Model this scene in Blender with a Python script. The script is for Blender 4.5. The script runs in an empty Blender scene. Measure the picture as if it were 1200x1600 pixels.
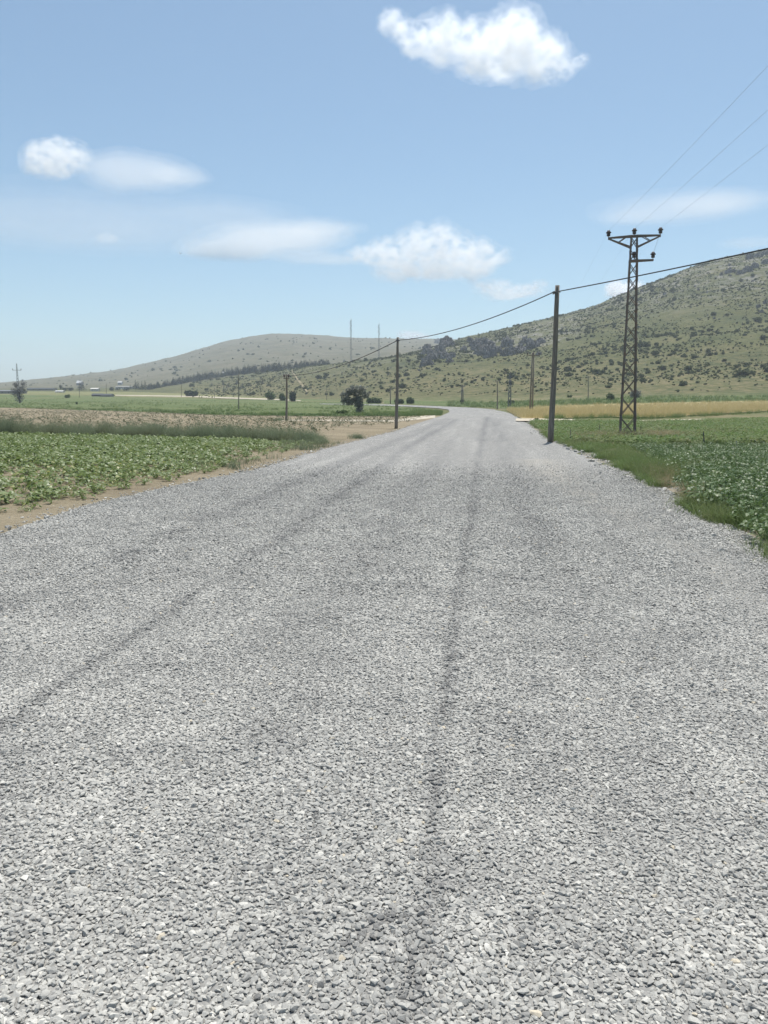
import bpy, bmesh, math, random
import numpy as np
from mathutils import Vector, Matrix

random.seed(7)
rng = np.random.default_rng(7)
scene = bpy.context.scene
COL = scene.collection
R = math.radians

# ------------------------------------------------------------------ camera model
H = 1.55                                   # eye height
F = 1200.0                                 # focal length in pixels of the 1200 x 1600 photograph
P = math.atan(170.0 / 1200.0)              # downward pitch


def ray(u, v):
    """pixel -> (x/y, (z-H)/y)"""
    u = np.asarray(u, float); v = np.asarray(v, float)
    yc = (800.0 - v) / F
    Y = math.cos(P) + yc * math.sin(P)
    return (u - 600.0) / F / Y, (-math.sin(P) + yc * math.cos(P)) / Y


def XU(u):
    return float(ray(u, 615.0)[0])


# ------------------------------------------------------------------ noise
def vnoise(x, y, seed=0):
    xi = np.floor(x); yi = np.floor(y)
    fx = x - xi; fy = y - yi
    fx = fx * fx * (3 - 2 * fx); fy = fy * fy * (3 - 2 * fy)

    def h(a, b):
        s = np.sin(a * 127.1 + b * 311.7 + seed * 74.7) * 43758.5453
        return s - np.floor(s)
    a = h(xi, yi); b = h(xi + 1, yi); c = h(xi, yi + 1); d = h(xi + 1, yi + 1)
    return (a * (1 - fx) + b * fx) * (1 - fy) + (c * (1 - fx) + d * fx) * fy


def fbm(x, y, octv=4, seed=0):
    t = 0.0; a = 0.5; n = 0.0
    for k in range(octv):
        t = t + a * vnoise(x * 2 ** k, y * 2 ** k, seed + k * 13)
        n += a; a *= 0.5
    return t / n


def sstep(a, b, x):
    t = np.clip((x - a) / (b - a), 0, 1)
    return t * t * (3 - 2 * t)


# ------------------------------------------------------------------ terrain
KEYS = {
    -200: [(150, 0), (220, 634), (330, 625), (500, 616), (650, 612), (800, 610), (1100, 608), (1500, 606), (2600, 612)],
    0: [(150, 0), (220, 634), (330, 625), (500, 615.5), (650, 611), (750, 609.5), (1000, 604.5), (1500, 598), (2600, 610)],
    100: [(150, 0), (220, 634), (330, 625.5), (500, 616), (650, 611.5), (780, 608.5), (1000, 602), (1550, 587.5), (2600, 606)],
    180: [(150, 0), (220, 634), (330, 626), (500, 617), (650, 612), (800, 607), (1100, 594), (1650, 578.5), (2700, 604)],
    250: [(150, 0), (220, 634.5), (330, 626), (500, 618), (640, 613), (800, 604), (1100, 587), (1700, 561.5), (2700, 600)],
    300: [(150, 0), (220, 635), (330, 626.5), (450, 621), (560, 615), (700, 606), (850, 597), (1100, 581), (1800, 545.5), (2800, 590)],
    350: [(150, 0), (220, 635), (330, 627), (450, 622), (550, 614), (650, 603), (760, 591), (900, 586), (1300, 556), (1850, 529.5), (2800, 580)],
    420: [(150, 0), (220, 635), (330, 627), (450, 621), (520, 611), (600, 597), (700, 583), (770, 583), (1000, 569), (1400, 538), (1900, 517), (2800, 570)],
    470: [(150, 0), (220, 635), (330, 627), (430, 621), (500, 607), (580, 590), (670, 575.5), (760, 578), (1000, 567), (1400, 540), (1900, 518.5), (2800, 570)],
    520: [(150, 0), (220, 635), (330, 627), (410, 620), (470, 607), (550, 586), (640, 567), (760, 573), (1000, 564), (1400, 542), (1900, 523), (2800, 570)],
    560: [(150, 0), (220, 635), (300, 629), (370, 618), (450, 600), (540, 576), (635, 561), (760, 568), (1000, 560), (1400, 541), (1900, 525.5), (2800, 570)],
    600: [(150, 0), (220, 634.5), (262, 630.5), (330, 621), (400, 606), (500, 580), (580, 563), (635, 556), (760, 563), (1000, 557), (1400, 541), (1900, 526.5), (2800, 570)],
    650: [(150, 0), (225, 634), (262, 629.5), (330, 615), (420, 591), (520, 566), (600, 550), (645, 545), (760, 553), (1200, 546), (1900, 527), (2800, 570)],
    700: [(150, 0), (225, 634), (258, 629.5), (330, 611), (430, 580), (500, 562), (540, 550), (600, 541), (660, 532), (780, 542), (1200, 545), (1900, 528), (2800, 575)],
    760: [(140, 0), (190, 637), (230, 631), (262, 626), (330, 606), (430, 576), (510, 557), (545, 543), (610, 531), (690, 519), (820, 528), (1200, 545), (1900, 530), (2800, 580)],
    850: [(95, 0), (130, 641.5), (190, 632), (245, 625), (330, 600), (450, 562), (530, 541), (560, 526), (640, 508), (710, 499), (850, 506), (1200, 540), (2800, 590)],
    930: [(85, 0), (120, 642), (160, 635), (200, 629), (243, 622), (330, 594), (450, 550), (560, 512), (660, 488), (735, 478), (880, 490), (1300, 545), (2800, 600)],
    1000: [(80, 0), (115, 643), (155, 635), (200, 628), (240, 621), (330, 590), (450, 540), (560, 495), (680, 455), (760, 446), (900, 460), (1300, 530), (2800, 600)],
    1100: [(80, 0), (115, 643), (155, 635), (200, 627), (240, 619), (330, 582), (450, 518), (560, 464), (680, 415), (770, 403), (910, 415), (1300, 520), (2800, 600)],
    1200: [(80, 0), (115, 643), (155, 634.5), (200, 626), (240, 618), (330, 575), (450, 502), (560, 442), (690, 392), (790, 379), (930, 392), (1400, 500), (2800, 600)],
    1400: [(80, 0), (115, 643), (155, 634.5), (200, 626), (240, 618), (330, 565), (450, 485), (560, 420), (690, 365), (800, 350), (950, 360), (1400, 480), (2800, 600)],
}
LY = np.linspace(math.log(20.0), math.log(7000.0), 620)


def _col(u, pts):
    y0 = pts[0][0]
    ys = np.exp(LY)
    out = np.full_like(ys, 0.0)
    lx = [math.log(y0)]; ev = [-H / y0]
    for (y, v) in pts[1:]:
        lx.append(math.log(y)); ev.append(float(ray(u, v)[1]))
    lx.append(math.log(7000.0)); ev.append(-0.002)
    out = np.interp(LY, lx, ev)
    return np.where(ys < y0, -H / ys, out)


_ku = sorted(KEYS)
_kx = np.array([XU(u) for u in _ku])
_tab = np.stack([_col(u, KEYS[u]) for u in _ku])
GX = np.linspace(_kx[0], _kx[-1], 420)
TAB = np.stack([np.interp(GX, _kx, _tab[:, j]) for j in range(len(LY))], 1)


def _gauss(a, s, axis):
    k = np.exp(-0.5 * (np.arange(-int(3 * s), int(3 * s) + 1) / s) ** 2); k /= k.sum()
    pad = [(0, 0), (0, 0)]; pad[axis] = (len(k) // 2, len(k) // 2)
    ap = np.pad(a, pad, mode='edge')
    return np.apply_along_axis(lambda m: np.convolve(m, k, 'valid'), axis, ap)


_flat = -H / np.exp(LY)[None, :]
TAB = _flat + _gauss(_gauss(TAB - _flat, 5, 1), 7, 0)


def zt(x, y, detail=True):
    x = np.asarray(x, float); y = np.asarray(y, float)
    ys = np.maximum(y, 20.1)
    X = np.clip(x / ys, GX[0], GX[-1] - 1e-6)
    fx = (X - GX[0]) / (GX[1] - GX[0]); fy = (np.log(np.minimum(ys, 6990.0)) - LY[0]) / (LY[1] - LY[0])
    i = np.clip(fx.astype(int), 0, len(GX) - 2); j = np.clip(fy.astype(int), 0, len(LY) - 2)
    a = fx - i; b = fy - j
    D = TAB - _flat
    e = (D[i, j] * (1 - a) * (1 - b) + D[i + 1, j] * a * (1 - b) + D[i, j + 1] * (1 - a) * b + D[i + 1, j + 1] * a * b)
    z = e * ys
    z = np.where(y < 60, 0.0, z)
    if detail:
        m = np.clip((z - 6) / 22, 0, 1)
        z = z + m * ((fbm(x / 75, y / 75, 4, 3) - .5) * 8.0 + (fbm(x / 17, y / 17, 3, 9) - .5) * 2.6)
    return z


def hit(u, v):
    """pixel(s) -> ground point(s)"""
    u = np.atleast_1d(np.asarray(u, float)); v = np.atleast_1d(np.asarray(v, float))
    u, v = np.broadcast_arrays(u, v)
    X, E = ray(u, v)
    y = np.where(E < -H / 60.0, -H / np.minimum(E, -1e-6), 0)
    need = np.where(y == 0)[0]
    if len(need):
        yy = np.exp(np.linspace(math.log(55), math.log(3000), 1500))
        for k in need:
            e = (zt(X[k] * yy, yy) - H) / yy
            idx = np.where(e >= E[k])[0]
            if len(idx):
                q = idx[0]
                if q > 0:
                    t = (E[k] - e[q - 1]) / max(1e-9, e[q] - e[q - 1])
                    y[k] = yy[q - 1] + t * (yy[q] - yy[q - 1])
                else:
                    y[k] = yy[0]
            else:
                y[k] = 1900.0
    x = X * y
    return np.stack([x, y, zt(x, y)], 1)


def at(u, v, y):
    """the point a pixel shows at depth y"""
    X, E = ray(u, v)
    return Vector((float(X) * y, y, H + float(E) * y))


# ------------------------------------------------------------------ object helpers
def tag(o, label=None, cat=None, group=None, kind=None):
    if label: o['label'] = label
    if cat: o['category'] = cat
    if group: o['group'] = group
    if kind: o['kind'] = kind
    return o


def np_mesh(name, V, Fc, mat=None, attrs=None, smooth=False):
    V = np.ascontiguousarray(V, dtype=np.float32); Fc = np.ascontiguousarray(Fc, dtype=np.int32)
    me = bpy.data.meshes.new(name)
    n, (m, k) = len(V), Fc.shape
    me.vertices.add(n); me.vertices.foreach_set('co', V.ravel())
    me.loops.add(m * k); me.loops.foreach_set('vertex_index', Fc.ravel())
    me.polygons.add(m); me.polygons.foreach_set('loop_start', np.arange(0, m * k, k, dtype=np.int32))
    me.polygons.foreach_set('use_smooth', np.full(m, bool(smooth)))
    me.update(calc_edges=True)
    for an, arr in (attrs or {}).items():
        a = me.attributes.new(an, 'FLOAT', 'POINT')
        a.data.foreach_set('value', np.ascontiguousarray(arr, dtype=np.float32))
    if mat: me.materials.append(mat)
    return me


def link(name, me, parent=None, loc=None):
    o = bpy.data.objects.new(name, me); COL.objects.link(o)
    if parent is not None: o.parent = parent
    if loc is not None: o.location = loc
    return o


def empty(name, loc, label, cat, group=None):
    o = bpy.data.objects.new(name, None); COL.objects.link(o); o.location = loc
    o.empty_display_size = .2
    return tag(o, label, cat, group)


class MB:
    """collects boxes, bars and tubes into one mesh"""
    def __init__(s): s.bm = bmesh.new()

    def bar(s, a, b, w, d=None, up=None):
        a = Vector(a); b = Vector(b); d = d or w
        t = (b - a).normalized()
        up = Vector(up) if up else (Vector((0, 0, 1)) if abs(t.z) < .95 else Vector((0, 1, 0)))
        sx = t.cross(up).normalized(); sy = sx.cross(t).normalized()
        vs = []
        for p in (a, b):
            for (i, j) in ((-1, -1), (1, -1), (1, 1), (-1, 1)):
                vs.append(s.bm.verts.new(p + sx * i * w / 2 + sy * j * d / 2))
        for f in ((0, 3, 2, 1), (4, 5, 6, 7), (0, 1, 5, 4), (1, 2, 6, 5), (2, 3, 7, 6), (3, 0, 4, 7)):
            s.bm.faces.new([vs[k] for k in f])
        return s

    def angle(s, a, b, w, t, sx, sy):
        """an L-section from a to b; sx, sy are the directions of its flanges"""
        a = Vector(a); b = Vector(b); sx = Vector(sx); sy = Vector(sy)
        prof = [(0, 0), (w, 0), (w, t), (t, t), (t, w), (0, w)]
        r0 = [s.bm.verts.new(a + sx * x + sy * y) for x, y in prof]
        r1 = [s.bm.verts.new(b + sx * x + sy * y) for x, y in prof]
        for k in range(6):
            q = (k + 1) % 6
            s.bm.faces.new([r0[k], r0[q], r1[q], r1[k]])
        s.bm.faces.new(r0[::-1]); s.bm.faces.new(r1)
        return s

    def tube(s, pts, rad, n=8, cap=True):
        pts = [Vector(p) for p in pts]
        rad = rad if isinstance(rad, (list, tuple)) else [rad] * len(pts)
        rings = []
        for i, p in enumerate(pts):
            t = (pts[min(i + 1, len(pts) - 1)] - pts[max(i - 1, 0)]).normalized()
            up = Vector((0, 0, 1)) if abs(t.z) < .9 else Vector((0, 1, 0))
            sx = t.cross(up).normalized(); sy = sx.cross(t).normalized()
            rings.append([s.bm.verts.new(p + (sx * math.cos(2 * math.pi * k / n) + sy * math.sin(2 * math.pi * k / n)) * rad[i]) for k in range(n)])
        for r0, r1 in zip(rings, rings[1:]):
            for k in range(n):
                q = (k + 1) % n
                s.bm.faces.new([r0[k], r0[q], r1[q], r1[k]])
        if cap:
            s.bm.faces.new(rings[0][::-1]); s.bm.faces.new(rings[-1])
        return s

    def lathe(s, c, prof, n=12, axis=None):
        c = Vector(c); rings = []
        for (r, z) in prof:
            rings.append([s.bm.verts.new(c + Vector((math.cos(2 * math.pi * k / n) * r, math.sin(2 * math.pi * k / n) * r, z))) for k in range(n)])
        for r0, r1 in zip(rings, rings[1:]):
            for k in range(n):
                q = (k + 1) % n
                s.bm.faces.new([r0[k], r0[q], r1[q], r1[k]])
        s.bm.faces.new(rings[0][::-1]); s.bm.faces.new(rings[-1])
        return s

    def mesh(s, name, mat, smooth=False):
        me = bpy.data.meshes.new(name)
        bmesh.ops.recalc_face_normals(s.bm, faces=s.bm.faces[:])
        s.bm.to_mesh(me); s.bm.free()
        me.materials.append(mat)
        me.polygons.foreach_set('use_smooth', np.full(len(me.polygons), bool(smooth)))
        return me

    def build(s, name, mat, parent=None, smooth=False, loc=None):
        return link(name, s.mesh(name, mat, smooth), parent, loc)


def scatter(variants, pos, rotz, scl, tint=None, mats=None, pick=None):
    """merge copies of small meshes [(V, F)]; scl may be (n,) or (n,3); mats an optional (n,3,3) rotation"""
    n = len(pos); scl = np.asarray(scl, float)
    if scl.ndim == 1: scl = np.repeat(scl[:, None], 3, 1)
    pick = rng.integers(0, len(variants), n) if pick is None else pick
    tint = rng.random(n) if tint is None else tint
    if mats is None:
        c, s = np.cos(rotz), np.sin(rotz); z = np.zeros(n); o = np.ones(n)
        mats = np.stack([np.stack([c, -s, z], 1), np.stack([s, c, z], 1), np.stack([z, z, o], 1)], 1)
    Vs, Fs, Ts = [], [], []; off = 0
    for k, (V, Fc) in enumerate(variants):
        ix = np.where(pick == k)[0]
        if not len(ix): continue
        W = V[None] * scl[ix][:, None, :]
        W = np.einsum('nij,nvj->nvi', mats[ix], W) + pos[ix][:, None, :]
        Vs.append(W.reshape(-1, 3))
        Fs.append((Fc[None] + (np.arange(len(ix)) * len(V))[:, None, None] + off).reshape(-1, Fc.shape[1]))
        Ts.append(np.repeat(tint[ix], len(V)))
        off += len(ix) * len(V)
    return np.concatenate(Vs), np.concatenate(Fs), np.concatenate(Ts)


# ------------------------------------------------------------------ materials
def new_mat(name):
    m = bpy.data.materials.new(name); m.use_nodes = True
    nt = m.node_tree; nt.nodes.clear()
    out = nt.nodes.new('ShaderNodeOutputMaterial')
    return m, nt, out


def N(nt, typ, **kw):
    n = nt.nodes.new(typ)
    for k, v in kw.items():
        if k in n.inputs: n.inputs[k].default_value = v
        else: setattr(n, k, v)
    return n


def geo_pos(nt):
    return nt.nodes.new('ShaderNodeNewGeometry').outputs['Position']


def noise(nt, vec, scale, detail=4.0, rough=.55, stretch=None):
    if stretch:
        mp = N(nt, 'ShaderNodeMapping'); mp.inputs['Scale'].default_value = stretch
        nt.links.new(vec, mp.inputs['Vector']); vec = mp.outputs['Vector']
    n = N(nt, 'ShaderNodeTexNoise')
    n.inputs['Scale'].default_value = scale; n.inputs['Detail'].default_value = detail; n.inputs['Roughness'].default_value = rough
    nt.links.new(vec, n.inputs['Vector'])
    return n.outputs['Fac']


def ramp(nt, fac, stops):
    r = N(nt, 'ShaderNodeValToRGB')
    el = r.color_ramp.elements
    while len(el) < len(stops): el.new(.5)
    for e, (p, c) in zip(el, stops):
        e.position = p; e.color = (*c, 1) if len(c) == 3 else c
    nt.links.new(fac, r.inputs['Fac'])
    return r.outputs['Color']


def mix(nt, fac, a, b, blend='MIX'):
    m = N(nt, 'ShaderNodeMix', data_type='RGBA', blend_type=blend)
    for s, val in ((0, fac), (6, a), (7, b)):
        if hasattr(val, 'is_output'): nt.links.new(val, m.inputs[s])
        elif s == 0: m.inputs[0].default_value = val
        else: m.inputs[s].default_value = (*val, 1)
    return m.outputs[2]


def maprange(nt, val, a, b, c=0., d=1.):
    m = N(nt, 'ShaderNodeMapRange')
    nt.links.new(val, m.inputs[0])
    for k, x in zip((1, 2, 3, 4), (a, b, c, d)): m.inputs[k].default_value = x
    return m.outputs[0]


def math_(nt, op, a, b=None):
    m = N(nt, 'ShaderNodeMath', operation=op)
    for k, v in ((0, a), (1, b)):
        if v is None: continue
        if hasattr(v, 'is_output'): nt.links.new(v, m.inputs[k])
        else: m.inputs[k].default_value = v
    return m.outputs[0]


def attr(nt, name):
    a = N(nt, 'ShaderNodeAttribute'); a.attribute_name = name
    return a.outputs['Fac']


def principled(nt, out, color, rough=.9, spec=.2, bump=None, strength=.5, dist=.1, metal=0.):
    p = N(nt, 'ShaderNodeBsdfPrincipled')
    p.inputs['Roughness'].default_value = rough; p.inputs['Specular IOR Level'].default_value = spec; p.inputs['Metallic'].default_value = metal
    if hasattr(color, 'is_output'): nt.links.new(color, p.inputs['Base Color'])
    else: p.inputs['Base Color'].default_value = (*color, 1)
    if bump is not None:
        b = N(nt, 'ShaderNodeBump'); b.inputs['Strength'].default_value = strength; b.inputs['Distance'].default_value = dist
        nt.links.new(bump, b.inputs['Height']); nt.links.new(b.outputs['Normal'], p.inputs['Normal'])
    if out is not None: nt.links.new(p.outputs[0], out.inputs['Surface'])
    return p


def leaf_mat(name, stops, trans=.3, rough=.6, spec=.25, patch=0.0, patchcol=(.2, .2, .1), patchscale=.3):
    """foliage: colour by the plant's own tint, part of the light passing through"""
    m, nt, out = new_mat(name)
    c = ramp(nt, attr(nt, 'tint'), stops)
    if patch > 0:
        c = mix(nt, math_(nt, 'MULTIPLY', maprange(nt, noise(nt, geo_pos(nt), patchscale, 3), .45, .65), patch), c, patchcol)
    p = principled(nt, None, c, rough, spec)
    t = N(nt, 'ShaderNodeBsdfTranslucent'); nt.links.new(c, t.inputs['Color'])
    ms = N(nt, 'ShaderNodeMixShader'); ms.inputs[0].default_value = trans
    nt.links.new(p.outputs[0], ms.inputs[1]); nt.links.new(t.outputs[0], ms.inputs[2])
    nt.links.new(ms.outputs[0], out.inputs['Surface'])
    return m


def field_mat(name, stops, scale=.5, stretch=None, fine=12., bumpd=.1, bstr=.6, patches=None):
    m, nt, out = new_mat(name)
    pos = geo_pos(nt)
    a = noise(nt, pos, scale, 5, .6, stretch)
    f = noise(nt, pos, fine, 4, .65)
    v = math_(nt, 'ADD', math_(nt, 'MULTIPLY', a, .62), math_(nt, 'MULTIPLY', f, .38))
    c = ramp(nt, v, stops)
    if patches:
        for (sc, lo, hi, colr, st) in patches:
            c = mix(nt, maprange(nt, noise(nt, pos, sc, 4, .6, st), lo, hi), c, colr)
    principled(nt, out, c, .95, .1, f, bstr, bumpd)
    return m


M = {}
# ground and hills
m, nt, out = new_mat('ground'); M['ground'] = m
pos = geo_pos(nt); hill = attr(nt, 'hill'); far = attr(nt, 'far')
n1 = noise(nt, pos, .035, 6, .6); n2 = noise(nt, pos, .28, 5, .65); n3 = noise(nt, pos, 1.3, 4, .7)
v = math_(nt, 'ADD', math_(nt, 'MULTIPLY', n1, .55), math_(nt, 'MULTIPLY', n2, .45))
gr = ramp(nt, v, [(.36, (.075, .095, .038)), (.5, (.115, .125, .055)), (.62, (.20, .165, .10))])
hl = ramp(nt, v, [(.36, (.054, .066, .025)), (.46, (.082, .090, .034)), (.55, (.112, .113, .046)), (.66, (.155, .138, .070))])
hl = mix(nt, maprange(nt, n3, .48, .68), hl, (.040, .046, .024)); hl = mix(nt, maprange(nt, noise(nt, pos, .75, 5, .75), .60, .72, 0., .6), hl, (.25, .225, .17))
hl = mix(nt, math_(nt, 'MULTIPLY', attr(nt, 'foot'), maprange(nt, n2, .45, .62, 0., .75)), hl, (.185, .150, .082)); up = attr(nt, 'rocky')
rk = ramp(nt, n3, [(.35, (.10, .098, .088)), (.5, (.20, .19, .165)), (.65, (.30, .285, .25))])
rmask = math_(nt, 'MULTIPLY', up, maprange(nt, noise(nt, pos, .11, 6, .7), .47, .6))
hl = mix(nt, rmask, hl, rk)
fh = ramp(nt, v, [(.36, (.082, .085, .052)), (.5, (.118, .112, .072)), (.64, (.158, .140, .098))])
hl = mix(nt, far, hl, fh)
c = mix(nt, hill, gr, hl)
principled(nt, out, c, .95, .1, math_(nt, 'ADD', n2, math_(nt, 'MULTIPLY', n3, .5)), .7, .6)

# bare soil
m, nt, out = new_mat('soil'); M['soil'] = m
pos = geo_pos(nt)
a = noise(nt, pos, .35, 5, .6); b = noise(nt, pos, 9., 5, .7); d = noise(nt, pos, 45., 3, .6)
c = ramp(nt, math_(nt, 'ADD', math_(nt, 'MULTIPLY', a, .5), math_(nt, 'MULTIPLY', b, .5)),
         [(.35, (.168, .138, .092)), (.5, (.238, .200, .136)), (.66, (.312, .266, .188))])
c = mix(nt, maprange(nt, noise(nt, pos, 2.2, 4, .7, (.25, 1, 1)), .56, .7), c, (.20, .16, .115))
principled(nt, out, c, .95, .1, math_(nt, 'ADD', b, math_(nt, 'MULTIPLY', d, .4)), 1., .06)

M['path'] = field_mat('path', [(.3, (.33, .29, .23)), (.5, (.44, .39, .31)), (.7, (.52, .47, .38))], .8, None, 8., .05)
M['green_field'] = field_mat('green_field', [(.34, (.065, .095, .036)), (.47, (.095, .128, .050)), (.56, (.13, .155, .066)), (.68, (.19, .19, .095))],
                             .12, (.12, 1, 1), 1.6, .5, .9, [(.05, .56, .64, (.16, .155, .075), (.15, 1, 1))])
M['pasture'] = field_mat('pasture', [(.34, (.100, .115, .048)), (.5, (.165, .165, .075)), (.66, (.25, .225, .115))], .09, (.15, 1, 1), 1.2, .4)
M['hill_track'] = field_mat('hill_track', [(.34, (.17, .145, .085)), (.5, (.24, .205, .125)), (.66, (.31, .27, .17))], .3, None, 2.5, .3)
M['stubble'] = field_mat('stubble', [(.34, (.24, .195, .10)), (.5, (.33, .275, .15)), (.66, (.42, .35, .20))], .2, (.15, 1, 1), 2.5, .3)
M['field_edge'] = field_mat('field_edge', [(.34, (.04, .06, .022)), (.5, (.06, .085, .03)), (.68, (.10, .115, .05))], .3, None, 2., .4)

# road: chippings with bitumen showing through
m, nt, out = new_mat('chip_seal'); M['road'] = m
pos = geo_pos(nt)


def voro(nt, pos, scale):
    vn = N(nt, 'ShaderNodeTexVoronoi'); vn.inputs['Scale'].default_value = scale; vn.inputs['Randomness'].default_value = 1.
    nt.links.new(pos, vn.inputs['Vector'])
    return vn


v1 = voro(nt, pos, 48.)
sep = N(nt, 'ShaderNodeSeparateColor'); nt.links.new(v1.outputs['Color'], sep.inputs['Color'])
tone = ramp(nt, sep.outputs[0], [(.0, (.135, .131, .123)), (.25, (.247, .241, .225)), (.55, (.355, .345, .318)), (.85, (.45, .437, .40)), (1., (.57, .553, .507))])
gap = maprange(nt, v1.outputs['Distance'], .40, .75)
tone = mix(nt, gap, tone, (.12, .12, .12))
cl = noise(nt, pos, 11., 5, .85)
tone = mix(nt, maprange(nt, cl, .48, .28), tone, (.13, .131, .134))
tone = mix(nt, maprange(nt, noise(nt, pos, 5., 3, .6), .60, .75, 0., .35), tone, (.48, .48, .465))
cxyz = N(nt, 'ShaderNodeCombineXYZ'); nt.links.new(math_(nt, 'MULTIPLY', attr(nt, 'lane'), 17.), cxyz.inputs[0]); nt.links.new(math_(nt, 'MULTIPLY', attr(nt, 'along'), .09), cxyz.inputs[1])
lg = noise(nt, cxyz.outputs[0], 1., 3, .6); tone = mix(nt, maprange(nt, lg, .48, .66, 0., .26), tone, (.19, .186, .175)); tone = mix(nt, maprange(nt, lg, .46, .34, 0., .22), tone, (.46, .447, .41))
md_ = noise(nt, pos, 2.6, 4, .8, (1, .6, 1)); tone = mix(nt, maprange(nt, md_, .52, .66, 0., .35), tone, (.15, .152, .15))
st = attr(nt, 'streak'); sd = attr(nt, 'sand')
tone = mix(nt, math_(nt, 'MULTIPLY', st, .65), tone, (.10, .102, .106))
sandy = ramp(nt, noise(nt, pos, 60., 3, .7), [(.3, (.26, .235, .195)), (.6, (.37, .34, .285))])
tone = mix(nt, math_(nt, 'MULTIPLY', sd, maprange(nt, cl, .35, .55)), tone, sandy)
near = attr(nt, 'near')
tone = mix(nt, math_(nt, 'MULTIPLY', near, .8), tone, (.27, .265, .25))
hgt = math_(nt, 'SUBTRACT', 1., v1.outputs['Distance'])
principled(nt, out, tone, .9, .2, hgt, .8, .012)

# loose stones
m, nt, out = new_mat('chippings'); M['stone'] = m
pos = geo_pos(nt)
c = ramp(nt, attr(nt, 'tint'), [(0., (.155, .151, .143)), (.18, (.252, .247, .230)), (.45, (.355, .346, .318)), (.75, (.445, .431, .392)), (.97, (.565, .545, .495)), (1., (.50, .44, .34))])
sp = noise(nt, pos, 350., 3, .7)
c = mix(nt, maprange(nt, sp, .5, .8, 0., .45), c, (.55, .55, .53))
c = mix(nt, maprange(nt, sp, .5, .25, 0., .5), c, (.17, .17, .17))
principled(nt, out, c, .85, .25, sp, .35, .002)

M['rubble'] = field_mat('rubble', [(.3, (.26, .25, .22)), (.5, (.40, .385, .35)), (.7, (.52, .50, .46))], 6., None, 40., .02)

# rock faces
m, nt, out = new_mat('rock'); M['rock'] = m
pos = geo_pos(nt)
a = noise(nt, pos, .35, 6, .7); b = noise(nt, pos, 1.6, 5, .7)
c = ramp(nt, math_(nt, 'ADD', math_(nt, 'MULTIPLY', a, .5), math_(nt, 'MULTIPLY', b, .5)), [(.36, (.06, .06, .062)), (.47, (.135, .13, .122)), (.56, (.27, .26, .245)), (.66, (.36, .35, .33))])
principled(nt, out, c, .95, .1, b, 1., .8)

# timber, steel, porcelain, cable
m, nt, out = new_mat('weathered_timber'); M['timber'] = m
pos = geo_pos(nt)
a = noise(nt, pos, 7., 5, .65, (3, 3, .25)); b = noise(nt, pos, 30., 3, .6, (3, 3, .12))
c = ramp(nt, math_(nt, 'ADD', math_(nt, 'MULTIPLY', a, .6), math_(nt, 'MULTIPLY', b, .4)), [(.35, (.14, .122, .102)), (.5, (.215, .19, .16)), (.65, (.30, .268, .228))])
principled(nt, out, c, .9, .15, b, .6, .01)
m, nt, out = new_mat('rusty_steel'); M['steel'] = m
pos = geo_pos(nt)
a = noise(nt, pos, 4., 5, .65)
c = ramp(nt, a, [(.36, (.20, .18, .172)), (.5, (.225, .178, .155)), (.62, (.24, .155, .11))])
principled(nt, out, c, .65, .35, a, .2, .005, .25)
m, nt, out = new_mat('galvanised_steel'); M['galv'] = m
a = noise(nt, geo_pos(nt), 1.5, 4, .6)
principled(nt, out, ramp(nt, a, [(.35, (.13, .135, .145)), (.65, (.21, .215, .225))]), .55, .4, None, metal=.4)
m, nt, out = new_mat('porcelain'); M['porcelain'] = m
a = noise(nt, geo_pos(nt), 9., 3, .6)
principled(nt, out, ramp(nt, a, [(.4, (.08, .062, .060)), (.6, (.12, .095, .09))]), .35, .4)
m, nt, out = new_mat('cable'); M['cable'] = m
a = noise(nt, geo_pos(nt), 3., 3, .6)
principled(nt, out, ramp(nt, a, [(.4, (.05, .051, .055)), (.6, (.075, .076, .08))]), .7, .3)
m, nt, out = new_mat('conductor'); M['conductor'] = m
a = noise(nt, geo_pos(nt), 3., 3, .6)
principled(nt, out, ramp(nt, a, [(.4, (.30, .31, .32)), (.6, (.38, .39, .40))]), .5, .4)
for nm, c0, c1 in (('plaster', (.48, .46, .42), (.62, .60, .56)), ('white_paint', (.42, .42, .41), (.55, .55, .54)), ('roof_tile', (.16, .105, .085), (.26, .16, .12)),
                   ('dark_metal', (.045, .05, .058), (.085, .092, .10)), ('grey_wall', (.20, .195, .18), (.30, .29, .27)), ('glass_dark', (.03, .035, .04), (.05, .055, .06)), ('bark', (.06, .05, .04), (.12, .10, .085))):
    m, nt, out = new_mat(nm); M[nm] = m
    a = noise(nt, geo_pos(nt), 1.7, 5, .65)
    principled(nt, out, ramp(nt, a, [(.35, c0), (.65, c1)]), .85, .2, a, .3, .03)

# foliage
M['beet'] = leaf_mat('beet_leaf', [(0, (.105, .155, .042)), (.5, (.155, .21, .065)), (.85, (.22, .275, .11)), (1, (.31, .32, .11))], .38, .45, .4)
M['bean'] = leaf_mat('bean_leaf', [(0, (.066, .112, .036)), (.6, (.098, .155, .052)), (1, (.17, .225, .09))], .35, .45, .35)
M['weed'] = leaf_mat('weed_blade', [(0, (.12, .16, .095)), (.6, (.165, .205, .125)), (1, (.21, .235, .15))], .55, .6, .2, .35, (.16, .15, .08), .5)
M['grass'] = leaf_mat('grass_blade', [(0, (.095, .16, .048)), (.55, (.145, .215, .072)), (.85, (.20, .25, .10)), (1, (.30, .27, .15))], .45, .6, .2, .4, (.19, .17, .09), .45)
M['dry'] = leaf_mat('dry_blade', [(0, (.27, .215, .125)), (.6, (.38, .315, .19)), (1, (.50, .43, .28))], .3, .7, .15)
M['wheat'] = leaf_mat('wheat_blade', [(0, (.42, .345, .165)), (.6, (.55, .46, .24)), (1, (.65, .56, .33))], .45, .6, .2)
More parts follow.
